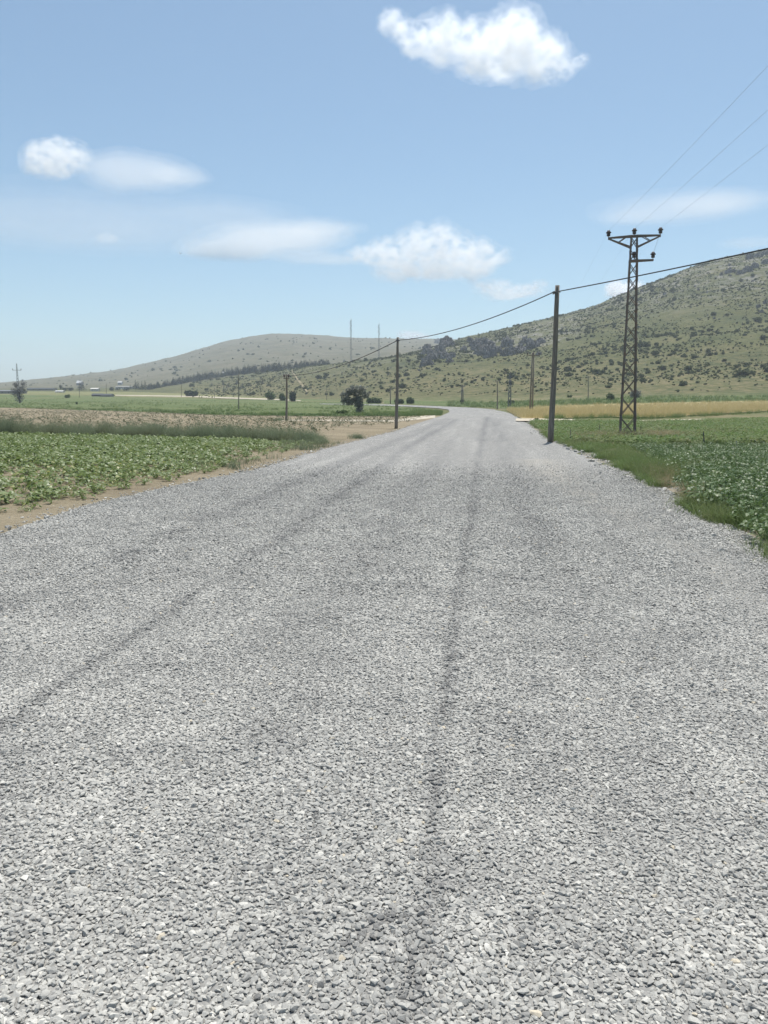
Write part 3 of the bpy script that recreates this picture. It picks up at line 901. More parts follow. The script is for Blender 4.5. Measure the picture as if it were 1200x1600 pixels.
place('seedlings', seed, x, y, rng.uniform(1.0, 1.9, len(x)), M['seedling'], 'small dark seedlings in rows on the bare soil', 'seedlings', .02)

# rough growth in the green field: clumps that break its flat surface
n = 7500
u = rng.uniform(-120, 690, n); tv = np.interp(u, [-120, 0, 200, 350, 480, 560, 640, 690], [618, 618, 622, 626, 625, 628, 637, 642]); bv = np.interp(u, *zip(*SOILTOP)) - .4
t = rng.random(n) ** .8
keep = fbm(u / 30, (tv + t * (bv - tv)) / 2.2, 3, 55) > .47
u, tv, bv, t = u[keep], tv[keep], bv[keep], t[keep]
p = hit(u, tv + t * (bv - tv))
place('field_growth', coarse, p[:, 0], p[:, 1], rng.uniform(.35, .95, len(p)), M['grass'], 'rough green growth across the far left field', 'grass', .05)
# dark strip on its near border
n = 1300
u = rng.uniform(-120, 690, n); p = hit(u, np.interp(u, *zip(*SOILTOP)) - rng.uniform(.2, 2.2, n))
place('field_border', coarse, p[:, 0], p[:, 1], rng.uniform(.3, .65, n), M['bean'], 'dark green border growth along the bare soil', 'grass', .05)
# strip under the hill on the right
n = 1800
u = rng.uniform(700, 1350, n); tv = np.interp(u, [700, 850, 1000, 1350], [628, 627, 620, 618]); bv = np.interp(u, [700, 760, 850, 946, 1350], [635, 638, 636, 632, 626])
p = hit(u, tv + rng.random(n) * (bv - tv))
place('hill_foot_growth', coarse, p[:, 0], p[:, 1], rng.uniform(.8, 1.9, n), M['grass'], 'green growth along the foot of the right hill', 'grass', .05)

# wheat
n = 7500
u = rng.uniform(795, 1350, n); tv = np.interp(u, [795, 850, 946, 1050, 1200, 1350], [641, 636, 632, 630, 627, 626]); bv = np.interp(u, [795, 815, 850, 946, 1025, 1112, 1200, 1350], [642, 654, 655, 651.5, 653, 647.5, 642.5, 640])
t = rng.random(n) ** .7
p = hit(u, tv + t * (bv - tv))
wv = [tuft(12, .62, .22, .03, .25, 320 + q, 2) for q in range(4)]
place('wheat', wv, p[:, 0], p[:, 1], rng.uniform(.8, 1.25, n), M['wheat'], 'ripe golden wheat in a band below the hill', 'wheat', .05)

# right verge: dusty strip where the chippings run out, patchy grass on it
M['verge'] = field_mat('verge', [(.32, (.16, .135, .095)), (.5, (.255, .225, .175)), (.68, (.36, .335, .285))], .9, None, 22., .03, 1., [(1.1, .50, .62, (.10, .115, .05), None)])
yv_ = np.concatenate([np.linspace(-8, 1.3, 14), np.exp(np.linspace(math.log(1.5), math.log(58), 146))]); tv_ = np.linspace(0, 1, 14)[None, :]
wv_ = (.9 + .8 * fbm(yv_ * .7 + 40, yv_ * 0, 3, 66) + .012 * yv_)[:, None]
xv_ = (edge_r(yv_) - .5)[:, None] + (wv_ + .5) * tv_
Vv = np.stack([xv_, yv_[:, None] + 0 * xv_, .014 + 0 * xv_], 2).reshape(-1, 3); i = np.arange(159)[:, None]; j = np.arange(13)[None]; k = i * 14 + j
tag(link('verge', np_mesh('verge', Vv, np.stack([k, k + 1, k + 15, k + 14], 2).reshape(-1, 4), M['verge'], smooth=True)), 'dusty stony strip along the right road edge', None, None, 'structure')
ng = 5200
yg = np.exp(rng.uniform(math.log(1.8), math.log(40), ng)); xg = edge_r(yg) + np.abs(rng.normal(0, .42, ng)) - .08
nl_ = 1500; yl_ = np.exp(rng.uniform(math.log(6), math.log(45), nl_)); xl_ = edge_l(yl_) - np.abs(rng.normal(0, .22, nl_)) + .05
yg = np.concatenate([yg, yl_]); xg = np.concatenate([xg, xl_]); ng += nl_
sg = np.clip(rng.lognormal(math.log(.022), .4, ng), .012, .06)
Vs, Fs, Ts = scatter(sv2, np.stack([xg, yg, .014 + sg * .12], 1), None, sg / 2 * np.clip(yg / 10, .8, 1.6), np.clip(rng.normal(.6, .2, ng), 0, .96), rand_rots(ng, .3))
tag(link('spilled_gravel', np_mesh('spilled_gravel', Vs, Fs, M['stone'], {'tint': Ts})), 'stray chippings spilled over both road edges', 'gravel', None, 'stuff')
n = 7600
y = np.exp(rng.uniform(math.log(2.6), math.log(60), n)); d = np.abs(rng.normal(0, 1, n)) * (.45 + .022 * y) + .12
x = edge_r(y) + d
cl = fbm(x * .8, y * .55, 3, 14)
ok = (rng.random(n) < sstep(.43, .55, cl) * 1.3 + .35 * (d > .7 + .02 * y))
x, y, cl = x[ok], y[ok], cl[ok]
place('verge_grass', short, x, y, rng.uniform(.5, 1.1, len(x)) * (.6 + cl), M['grass'], 'short grass tufts along the right road edge', 'grass', 0)
u = np.concatenate([rng.normal(1000, 26, 260), rng.normal(960, 20, 150), rng.normal(1060, 28, 200)]); v = np.concatenate([rng.normal(738, 9, 260), rng.normal(722, 6, 150), rng.normal(735, 9, 200)])
p = hit(u, v); ok = p[:, 0] > edge_r(p[:, 1]) + .2; p = p[ok]
place('verge_weeds', mid, p[:, 0], p[:, 1], rng.uniform(.45, .85, len(p)), M['grass'], 'taller green weeds on the right verge', 'weeds', 0)
u = np.concatenate([rng.normal(1048, 22, 26), rng.normal(1035, 16, 16), rng.normal(1090, 25, 40), rng.normal(1000, 40, 170), rng.normal(1040, 14, 100), rng.normal(920, 22, 50)])
v = np.concatenate([rng.normal(742, 7, 26), rng.normal(762, 4, 16), rng.normal(780, 4, 40), rng.normal(686, 2.2, 170), rng.normal(687, 2., 100), rng.normal(688, 2, 50)])
p = hit(u, v); ok = p[:, 0] > edge_r(p[:, 1]) + .25; p = p[ok]
place('dry_weeds', mid, p[:, 0], p[:, 1], rng.uniform(.4, .8, len(p)) * np.where(p[:, 1] > 24, 1.5, 1.), M['dry'], 'dry tan weeds around the pylon and on the verge', 'weeds', 0)

# right crop: dense bushes nearest, lower crop behind
bean = [leafy(64, .42, .30, .075, .052, 400 + q, .2) for q in range(6)]
gxs = np.arange(4, 30, .36); gys = np.arange(8, 27, .34)
X_, Y_ = np.meshgrid(gxs, gys); x = X_.ravel() + rng.normal(0, .07, X_.size); y = Y_.ravel() + rng.normal(0, .07, X_.size)
el = np.arctan2(-H, y); vv = 800 - F * np.tan(el + P); u = 600 + x / y * F * 1.006
ok = (u > np.interp(vv, [700, 715, 745, 770, 800, 830, 900], [985, 1010, 1075, 1075, 1110, 1180, 1300])) & (vv > 701) & (u < 1450) & (rng.random(len(x)) < .5 + 1.2 * fbm(x * .5, y * .5, 3, 19))
x, y, u, vv = x[ok], y[ok], u[ok], vv[ok]
sc = rng.uniform(.6, .95, len(x)) * np.interp(vv, [700, 730, 780], [.8, 1., 1.1])
place('bean_crop', bean, x, y, sc, M['bean'], 'dense dark green bushy crop at the right of the road', 'crop', 0)
lowc = [leafy(26, .26, .30, .10, .07, 420 + q, .3) for q in range(5)]
n = 7000
u = rng.uniform(815, 1400, n); tv = np.interp(u, [815, 900, 1000, 1100, 1200, 1400], [660, 660, 661.5, 659, 654, 652]); bv = np.interp(u, [815, 880, 960, 1100, 1400], [664, 693, 697, 695, 697])
t = rng.random(n)
yy0 = 1860 / (bv - 630); yy1 = 1860 / (np.maximum(tv, 655) - 630)
y = yy0 + (yy1 - yy0) * t; x = (u - 600) / F / 1.006 * y
ok = (x > edge_r(y) + .5)
x, y = x[ok], y[ok]
place('low_crop', lowc, x, y, rng.uniform(.8, 1.4, len(x)), M['grass'], 'low green crop around and behind the pylon', 'crop', 0)
# border growth along the track behind the crop
n = 420
u = rng.uniform(850, 1400, n); p = hit(u, np.interp(u, [850, 946, 1000, 1112, 1200, 1400], [656, 653.5, 655.5, 650, 645, 642]) + rng.normal(0, .6, n))
place('track_border', mid, p[:, 0], p[:, 1], rng.uniform(.9, 1.6, n), M['grass'], 'grass border between the wheat and the crop', 'grass', 0.05)


# ------------------------------------------------------------------ shrubs, trees
rr_ = random.Random(5)
shr = []
for q in range(9):
    nb = rr_.choice((3, 4, 5, 6))
    Vq, Fq_, Tq = clump(shrub_blobs(rr_, nb), 150, .17, 500 + q, .9, .5)
    shr.append((Vq, Fq_, Tq))
shr_me = [np_mesh('hill_shrub', a, b, M['shrub'], {'tint': t}) for a, b, t in shr]

n = 16000
yv = np.sqrt(rng.uniform(265 ** 2, 760 ** 2, n)); Xv = rng.uniform(-.25, .66, n); xv = Xv * yv
dens = fbm(xv / 45, yv / 45, 4, 71); dens2 = fbm(xv / 12, yv / 12, 2, 73)
zz = zt(xv, yv)
pr = np.clip((dens - .40) * 4.2, .05, 1) * (.45 + .9 * (dens2 > .5)) * np.interp(Xv, [-.25, -.1, .05, .1, .2, .3, .5], [.3, .75, .75, .6, .85, 1, .85])
pr *= np.where(zz > 5.5, 1, 0) * np.interp(zz, [5, 14, 40], [.25, .55, 1.])
ok = rng.random(n) < pr * .75
xv, yv, zz = xv[ok], yv[ok], zz[ok]
rad = np.clip(rng.lognormal(math.log(.95), .45, len(xv)), .4, 3.2)
nb = 700
yb = np.sqrt(rng.uniform(900 ** 2, 1900 ** 2, nb)); xb = rng.uniform(-.55, .12, nb) * yb
ok = rng.random(nb) < np.clip((fbm(xb / 160, yb / 160, 3, 91) - .38) * 4, 0.03, 1)
xb, yb = xb[ok], yb[ok]; rb = np.clip(rng.lognormal(math.log(1.7), .45, len(xb)), .8, 4.5)
xs = np.concatenate([xv, xb]); ys = np.concatenate([yv, yb]); rs = np.concatenate([rad, rb]); zs_ = zt(xs, ys)
print('shrubs', len(xs))
Xs = xs / ys
inview = np.abs(Xs) < .485
nf = 40000
yf = np.sqrt(rng.uniform(255 ** 2, 780 ** 2, nf)); Xf = rng.uniform(-.25, .62, nf); xf = Xf * yf; zf = zt(xf, yf)
okf = (rng.random(nf) < np.clip((fbm(xf / 40, yf / 40, 4, 171) - .36) * 4, .06, 1) * np.interp(Xf, [-.25, -.1, .1, .25, .4], [.7, 1.1, .9, 1.2, 1.5]) * np.interp(zf, [4, 9, 30], [.05, .5, 1])) & (zf > 4.5)
xf, yf, zf = xf[okf], yf[okf], zf[okf]; rf = np.clip(rng.lognormal(math.log(.5), .4, len(xf)), .25, 1.1)
tiny = [clump(shrub_blobs(rr_, 3), 22, .36, 650 + q, .9, .5)[:2] for q in range(6)]
Vs, Fs, Ts = scatter(tiny, np.stack([xf, yf, zf - .1 * rf], 1), rng.random(len(xf)) * 6.283, np.stack([rf, rf, rf * rng.uniform(.6, 1.05, len(rf))], 1))
tag(link('low_scrub', np_mesh('low_scrub', Vs, Fs, M['shrub'], {'tint': np.clip(Ts * .6 + .35 * np.repeat(rng.random(len(Ts) // 4 + 1), 4)[:len(Ts)], 0, 1)})), 'low fine scrub stippling the hillside grass', 'scrub', None, 'stuff')
# hidden behind a ridge? test the line of sight
tq = np.linspace(.25, .97, 40)[None]
sx = xs[:, None] * tq; sy = ys[:, None] * tq; sz = H + (zs_ + rs - H)[:, None] * tq
seen = inview & ~np.any(zt(sx, sy) > sz + .3, axis=1)
ordr = np.argsort(-np.where(seen, rs / ys, 0))
big = ordr[:300]; rest = ordr[300:]
src = None
for q in big:
    kk = int(rng.integers(0, len(shr_me)))
    o = bpy.data.objects.new('hill_shrub', shr_me[kk]) if src is None else src.copy()
    src = src or o
    o.data = shr_me[kk]; COL.objects.link(o)
    o.location = (xs[q], ys[q], zs_[q] - .1 * rs[q]); o.rotation_euler = (0, 0, rng.random() * 6.283); o.scale = (rs[q], rs[q], rs[q] * rng.uniform(.7, 1.1))
    tag(o, 'dark rounded shrub dotted among many on the grassy hillside', 'shrub', 'shrubs scattered over the hillside')
lite = [clump(shrub_blobs(rr_, 4), 60, .26, 600 + q, .9, .5)[:2] for q in range(6)]
Vs, Fs, Ts = scatter(lite, np.stack([xs[rest], ys[rest], zs_[rest] - .1 * rs[rest]], 1), rng.random(len(rest)) * 6.283, np.stack([rs[rest], rs[rest], rs[rest] * rng.uniform(.6, 1.05, len(rest))], 1))
Ts = np.clip(Ts * .5 + np.repeat(rng.random(len(Ts) // 4 + 1), 4)[:len(Ts)] * .5, 0, 1)
tag(link('scrub', np_mesh('scrub', Vs, Fs, M['shrub'], {'tint': Ts})), 'fine dark scrub covering the hillsides', 'scrub', None, 'stuff')


def bush(u, v, wpx, hpx, label, mat='tree', group=None, n=700, name='bush', cat='bush', y=None, seed=0):
    p = hit(u, v)[0] if y is None else np.array(at(u, v, y))
    s = p[1] / F
    w, h = wpx * s / 2, hpx * s
    r = random.Random(seed + int(u * 7 + v)); bl = []
    nb = max(3, int(3 + 3 * w / max(h, .1)))
    for q in range(nb):
        ox = r.uniform(-.62, .62) * w if nb > 3 else r.uniform(-.4, .4) * w
        hh = h * r.uniform(.35, .52)
        bl.append((ox, r.uniform(-.3, .3) * w * .5, hh * .95, min(w * .5, hh * 1.15), min(w * .5, hh * 1.1), hh))
    Vq, Fq_, Tq = clump(bl, n, min(h, w) * .10 + .03, seed + int(u), .9, .5)
    o = link(name, np_mesh(name, Vq, Fq_, M[mat], {'tint': Tq}), None, (p[0], p[1], p[2] - .05))
    return tag(o, label, cat, group)


def tree(name, u, v, hpx, blobs, leaf, n, mat, label, cat='tree', y=None, group=None, lsize=.12, trunk=None, seed=1):
    """blobs in units of the tree's height; > trunk, crown"""
    p = hit(u, v)[0] if y is None else np.array([float(ray(u, v)[0]) * y, y, float(zt(float(ray(u, v)[0]) * y, y))])
    h = hpx * p[1] / F
    root = empty(name, (p[0], p[1], p[2]), label, cat, group)
    bl = [tuple(np.array(b) * h) for b in blobs]
    Vq, Fq_, Tq = clump(bl, n, lsize, seed, .9, leaf)
    link('crown', np_mesh('crown', Vq, Fq_, M[mat], {'tint': Tq}), root)
    mb = MB()
    tr_ = trunk or [(0, 0, -.03), (.01, 0, .2), (0, .01, .45)]
    mb.tube([tuple(np.array(q) * h) for q in tr_], [h * .035, h * .026, h * .016][:len(tr_)], 8)
    r = random.Random(seed)
    for b in bl[:5]:
        st_ = Vector(tr_[-1]) * h * .75
        en = Vector(b[:3]); md = (st_ + en) / 2 + Vector((r.uniform(-.04, .04), r.uniform(-.04, .04), .02)) * h
        mb.tube([st_, md, en], [h * .014, h * .010, h * .005], 6)
    mb.build('trunk', M['bark'], root)
    return root


# the grey-green tree by the bend, with its dark skirt
tree('silver_tree', 557, 645.5, 46,
     [(-.36, 0, .56, .20, .2, .19), (-.09, 0, .76, .23, .2, .19), (.18, 0, .80, .17, .17, .14), (.30, 0, .60, .15, .15, .15), (-.22, .05, .38, .21, .18, .15), (.04, 0, .48, .22, .2, .21), (.09, 0, .24, .17, .16, .2), (.09, 0, .08, .16, .15, .1), (-.42, 0, .40, .12, .12, .12), (-.22, 0, .72, .16, .15, .14)],
     .30, 1700, 'olive', 'grey green tree with a leaning double crown beside the road bend', lsize=.15, trunk=[(.08, 0, -.03), (.07, 0, .25), (.0, .01, .55)], seed=11)
bush(534, 647, 24, 8, 'low dark rounded bush at the foot of the grey green tree', n=500)
tree('bare_tree', 31, 630, 38, [(-.15, 0, .45, .24, .2, .24), (.12, 0, .55, .22, .2, .22), (.2, 0, .78, .16, .15, .13), (-.12, 0, .75, .14, .14, .12), (0, 0, .22, .2, .2, .22)],
     .25, 1900, 'twig', 'grey twiggy half bare tree at the far left of the green field', lsize=.13, seed=12)
bush(105, 622, 10, 7, 'small round green bush in the far left field', n=300)
bush(120, 632, 5, 5, 'tiny dark bush beside the green strip at left', n=200)
g_ = 'dark bushes by the far road'
bush(422, 625, 19, 14, 'green bush with a light gap at its foot, leftmost by the far road', 'tree', g_)
bush(442, 626.5, 13, 13, 'dark bush in the middle behind the wooden pole', 'tree', g_)
bush(461, 627.5, 20, 17, 'darkest and tallest bush on the right of the far road bushes', 'pine', g_)
g_ = 'low hedge bushes behind the bend'
bush(585, 630.5, 34, 10, 'long low hedge bush left of the wooden portal poles', 'tree', g_)
bush(623, 631, 18, 9.5, 'low hedge bush behind the second wooden pole', 'tree', g_)
bush(641, 631, 16, 11, 'rounded hedge bush at the right end of the row by the bend', 'tree', g_)
bush(300, 619.5, 22, 10, 'dark bush on a low wall beside the far pale road', 'pine')
bush(96, 609, 8, 10, 'dark pointed tree among the far sheds', 'pine', None, 250)
bush(953, 626, 14, 14, 'upright dark bush at the hill foot left of the pylon', 'tree')
bush(993, 622, 18, 15, 'bluish bush at the hill foot behind the pylon', 'olive')
bush(799, 631, 11, 7, 'small dark round bush beside the far lattice pole', 'pine')
bush(721, 629, 8, 5, 'tiny dark bush at the foot of the twin pole', 'pine')
for (u_, v_, lb) in ((837, 657.5, 'low green bush where the right dirt track meets the road'), (890, 621, 'small green bush at the hill foot right of the paired pole')):
    bush(u_, v_, 9, 5, lb, 'tree', None, 250)
bush(109, 610.5, 30, 6, 'long dark hedge at the far left hill foot', 'pine', None, 300)
bush(186, 610.5, 46, 6, 'long dark hedge below the far white sheds', 'pine', None, 400)

# pines and the plantation strip on the shoulder of the hill
pin = []
for q in range(5):
    r = np.random.default_rng(700 + q); n = 170
    t = r.random(n) ** 1.35; a = r.random(n) * 6.283
    rad = (1 - t) * (.20 + .05 * r.random(n)) * (1 + .25 * np.sin(t * 30)) + .012
    c = np.stack([np.cos(a) * rad, np.sin(a) * rad, .08 + t * .92], 1)
    d = np.stack([np.cos(a), np.sin(a), -.35 + 0 * a], 1); d /= np.linalg.norm(d, axis=1)[:, None]
    sd = np.stack([-np.sin(a), np.cos(a), 0 * a], 1); s = .055 * (1.25 - t)[:, None]
    Vq = np.stack([c - sd * s - d * s, c + sd * s - d * s, c + sd * s * .5 + d * s, c - sd * s * .5 + d * s], 1).reshape(-1, 3)
    pin.append((Vq, np.arange(4 * n).reshape(n, 4), np.repeat(np.clip(r.normal(.5, .25, n), 0, 1), 4)))
pin_me = [np_mesh('crown', a, b, M['pine'], {'tint': t}) for a, b, t in pin]
mb = MB(); mb.tube([(0, 0, -.03), (0, 0, .3), (0, 0, .85)], [.018, .014, .004], 6); trunk_me = mb.mesh('trunk', M['bark'])
ptab = []
for q in range(280):
    u_ = rng.uniform(232, 515)
    vb = np.interp(u_, [232, 300, 355, 440, 515], [609.5, 597, 588.5, 579, 571.5])
    if u_ < 440:
        p = hit(u_, vb - rng.uniform(0, 3.5) * np.interp(u_, [232, 330], [.6, 1]))[0]
    else:
        y_ = rng.uniform(715, 800); x_ = XU(u_) * y_; p = np.array([x_, y_, float(zt(x_, y_))])
    hp = rng.uniform(8, 14) * np.interp(u_, [232, 300, 440, 515], [.75, .85, 1., .8])
    ptab.append((p, hp * p[1] / F, 'plantation'))
for (u_, v_, h_) in ((349, 602, 8), (357, 605, 8), (371, 600, 9), (378, 606, 8), (331, 602, 5), (391, 604, 7), (313, 600, 7), (303, 599, 6), (383, 612, 8), (350, 612, 7), (410, 600, 9), (420, 603, 8)):
    ptab.append((hit(u_, v_)[0], h_ * .00083 * hit(u_, v_)[0][1], 'scattered'))
for (u_, v_, h_) in ((212, 608.5, 15), (216, 608.7, 13), (222, 609, 14), (227, 609.2, 15), (127.5, 610, 16), (204, 608.5, 8)):
    ptab.append((hit(u_, v_)[0], h_ * .00083 * hit(u_, v_)[0][1], 'foot'))
PL = {'plantation': ('slim dark pine in the plantation strip along the far hill shoulder', 'pines of the hillside plantation'),
      'scattered': ('small lone pine on the grassy slope below the plantation strip', 'lone pines below the plantation'),
      'foot': ('tall dark narrow tree beside the far sheds at the left hill foot', 'narrow trees by the far sheds')}
psrc = None
for (p, h_, kd) in ptab:
    kk = int(rng.integers(0, len(pin_me)))
    rt = bpy.data.objects.new('pine_tree', None) if psrc is None else psrc[0].copy()
    COL.objects.link(rt)
    cr = bpy.data.objects.new('crown', pin_me[0]) if psrc is None else psrc[1].copy()
    tk = bpy.data.objects.new('trunk', trunk_me) if psrc is None else psrc[2].copy()
    if psrc is None: psrc = (rt, cr, tk)
    cr.data = pin_me[kk]
    for c_ in (cr, tk):
        COL.objects.link(c_); c_.parent = rt
    rt.location = tuple(p); wd = h_ * rng.uniform(1.1, 1.8); rt.scale = (wd, wd, h_); rt.rotation_euler = (0, 0, rng.random() * 6.283)
    tag(rt, PL[kd][0], 'pine tree', PL[kd][1])


# ------------------------------------------------------------------ rock outcrops
def rock_mesh(seed, jag=.55):
    bm = bmesh.new(); bmesh.ops.create_icosphere(bm, subdivisions=4, radius=1.)
    me = bpy.data.meshes.new('rock_outcrop'); bm.to_mesh(me); bm.free()
    n = len(me.vertices); co = np.empty(n * 3, np.float32); me.vertices.foreach_get('co', co); co = co.reshape(-1, 3).astype(float)
    a = fbm(co[:, 0] * 1.6 + seed * 3, co[:, 1] * 1.6 + co[:, 2] * .6, 3, seed); b = vnoise(co[:, 0] * 4 + seed, co[:, 2] * 1.2 + co[:, 1] * 4, seed + 4)
    rid = np.abs(fbm(co[:, 0] * 3.2 + 9, co[:, 1] * 3.2 + co[:, 2] * .9 + seed, 3, seed + 8) - .5) * 2
    k = .62 + jag * (a - .3) + .35 * (np.floor(b * 4) / 4 - .4) - .45 * (.35 - np.minimum(rid, .35))
    co *= k[:, None]
    co[:, 2] = np.where(co[:, 2] > 0, np.floor(co[:, 2] * 5) / 5 * .6 + co[:, 2] * .4, co[:, 2])
    me.vertices.foreach_set('co', co.astype(np.float32).ravel()); me.polygons.foreach_set('use_smooth', np.zeros(len(me.polygons), dtype=bool)); me.materials.append(M['rock']); me.update()
    return me


rks = [rock_mesh(s_) for s_ in (2, 5, 8, 11, 14, 17)]
zones = [((655, 682), (545, 571), 9, 1.0), ((683, 720), (534, 557), 11, 1.1), ((688, 712), (555, 569), 5, .9), ((725, 756), (531, 548), 7, .95), ((742, 772), (538, 561), 10, 1.15), ((772, 800), (536, 557), 9, 1.1), ((806, 850), (534, 555), 12, 1.0)]
rsrc = None


def rock(u_, v_, size, label, group):
    global rsrc
    p = hit(u_, v_)[0]
    o = bpy.data.objects.new('rock_outcrop', rks[0]) if rsrc is None else rsrc.copy()
    rsrc = rsrc or o
    o.data = rks[int(rng.integers(0, len(rks)))]; COL.objects.link(o)
    s_ = size * p[1] / F
    o.location = (p[0], p[1] + s_ * .2, p[2]); o.scale = (s_ * rng.uniform(.8, 1.3), s_ * rng.uniform(.6, .9), s_ * rng.uniform(.9, 1.5)); o.rotation_euler = (rng.normal(0, .15), rng.normal(0, .15), rng.random() * 6.283)
    tag(o, label, 'rock', group)


for (uu, vv_, k_, sz) in zones:
    for q in range(k_):
        rock(rng.uniform(*uu), rng.uniform(*vv_), sz * rng.uniform(6.5, 13), 'dark craggy rock in the cliff band halfway up the hill above the bend', 'crags of the cliff band above the bend')
for q in range(26):
    rock(rng.uniform(980, 1180), rng.uniform(420, 520), rng.uniform(1.5, 4), 'small grey rock among shrubs high on the right hillside', 'small rocks on the right hillside')
for (u_, v_, s_) in ((1128, 430, 6), (1138, 427, 7), (1146, 425, 6), (1157, 428, 9), (1168, 424, 9), (1180, 418, 8), (1172, 404, 8), (1186, 402, 10), (1197, 397, 10), (1196, 412, 9), (1186, 480, 6), (1196, 474, 7), (1190, 488, 5), (1140, 415, 5)):
    rock(u_, v_, s_, 'grey rock ledge near the top of the right hill', 'rock ledges near the right hilltop')
for q in range(24):
    rock(rng.uniform(520, 660), rng.uniform(563, 592), rng.uniform(1.2, 2.8), 'small grey rock on the low spur left of the cliff band', 'small rocks on the low spur')


# ------------------------------------------------------------------ poles, pylons, masts
def pole_points(base, top):
    p = hit(*base)[0]
    return Vector(p), at(top[0], top[1], p[1])


def insulator_mesh(h):
    mb = MB()
    mb.lathe((0, 0, 0), [(.012, -.06 * h / .26), (.012, .0), (.07, .002), (.082, .03), (.082, .10), (.062, .11), (.062, .13), (.115, .135), (.12, .17), (.075, .20), (.07, .235), (.045, .26)], 14)
    me = mb.mesh('insulator', M['porcelain'], True)
    return me


INS = insulator_mesh(.26)


def wood_pole(base, top, r0, r1, label, arm=None, group='wooden utility poles', kind='wooden_pole'):
    b, t = pole_points(base, top)
    root = empty(kind, b, label, 'utility pole', group)
    d = t - b
    pts = [d * q for q in (-.04, .1, .35, .6, .85, 1.)]
    for q in (2, 3): pts[q] = pts[q] + Vector((.012 * d.length * .3, 0, 0))
    MB().tube(pts, [r0 * 1.05, r0, r0 + (r1 - r0) * .35, r0 + (r1 - r0) * .6, r0 + (r1 - r0) * .85, r1], 10).build('post', M['timber'], root, True)
    if arm:
        w, drop, nins = arm
        c = d * (1 - drop / d.length)
        MB().bar(c + Vector((-w / 2, -r1 - .04, 0)), c + Vector((w / 2, -r1 - .04, 0)), .09, .09).build('crossarm', M['timber'], root)
        for q in range(nins):
            xo = -w / 2 + .08 + (w - .16) * q / max(1, nins - 1)
            link('insulator', INS, root, c + Vector((xo, -r1 - .04, .10)))
    return root, b, t


rootA, A0, A1 = wood_pole((860, 692), (871, 446), .118, .085, 'nearest leaning wooden pole at the right road edge carrying the thick cable', group='wooden poles of the thick cable')
mb = MB(); d = A1 - A0
mb.bar(d * .955 + Vector((-.13, -.1, 0)), d * .955 + Vector((-.13, .1, 0)), .05, .10); mb.bar(d * .955 + Vector((-.16, 0, .02)), d * .955 + Vector((.13, 0, .02)), .03, .03)
mb.build('cable_bracket', M['galv'], rootA)
rootB, B0, B1 = wood_pole((619, 670), (621.5, 527), .10, .07, 'second wooden pole at the left road edge carrying the thick cable', group='wooden poles of the thick cable')
MB().bar((B1 - B0) * .965 + Vector((-.12, -.08, 0)), (B1 - B0) * .965 + Vector((.12, -.08, 0)), .05, .08).build('cable_bracket', M['galv'], rootB)
rootC, C0, C1 = wood_pole((447.5, 657.5), (448, 585), .10, .07, 'third wooden pole of the thick cable standing in the bare soil field', (.55, .35, 2), group='wooden poles of the thick cable')
rootD, D0, D1 = wood_pole((373, 640), (372.5, 585), .12, .09, 'wooden pole in the green field left of the third cable pole', None, group='wooden poles of the thick cable')
wood_pole((335, 622.3), (335, 605), .13, .10, 'short thin pole beside the far pale road, right of the walled bush')
wood_pole((283.5, 620.5), (283.5, 600), .13, .10, 'thin pole beside the far pale road, left of the walled bush')
wood_pole((166, 619), (166, 599), .13, .10, 'thin pole in front of the far hedge below the white shed')
wood_pole((124, 621), (124, 597), .13, .10, 'thin pole in the far left field below the slanting white roof')
wood_pole((510.5, 624.5), (510.5, 608), .13, .10, 'small pole with a short crossarm at the foot of the spur', (1.6, .3, 3))
wood_pole((777, 639.5), (777, 594), .13, .09, 'slim wooden pole with a tiny crossarm beyond the road bend', (.9, .35, 2))
wood_pole((919, 625), (919, 587), .14, .11, 'far wooden pole against the hillside right of the paired pole', (1.3, .5, 3))


def pair_pole(bl, br, top, label, arm_w, r, ni=3, kind='paired_pole'):
    """two legs leaning together under a crossarm"""
    p0 = Vector(hit(*bl)[0]); p1 = at(br[0], br[1], p0.y); p1.z = float(zt(p1.x, p1.y)); t = at(top[0], top[1], p0.y)
    root = empty(kind, (p0 + p1) / 2, label, 'utility pole', 'wooden utility poles'); o0 = (p0 + p1) / 2
    for pp, dx in ((p0, -r), (p1, r)):
        a_ = pp - o0 - Vector((0, 0, .2)); b_ = t - o0 + Vector((dx, 0, 0))
        MB().tube([a_, (a_ + b_) / 2, b_], [r * 1.15, r, r * .8], 9).build('leg', M['timber'], root, True)
    c = t - o0 - Vector((0, r + .06, .35))
    MB().bar(c - Vector((arm_w / 2, 0, 0)), c + Vector((arm_w / 2, 0, 0)), .12, .14).build('crossarm', M['timber'], root)
    for q in range(ni):
        link('insulator', INS, root, c + Vector((-arm_w / 2 + .1 + (arm_w - .2) * q / (ni - 1), 0, .13))).scale = (1.4, 1.4, 1.4)
    md = (t - o0) * .45
    MB().bar(md + Vector((-.24, 0, 0)), md + Vector((.3, 0, 0)), .1, .1).build('brace', M['timber'], root)
    return root, t


rootP, PT = pair_pole((828, 642.3), (831.7, 642.3), (833, 552), 'tall paired wooden pole with a wide crossarm at the wheat edge', 2.1, .13)
pair_pole((721, 631.5), (723.6, 631.5), (722.5, 602), 'stubby twin wooden pole on the meadow behind the road bend', 1.6, .16)
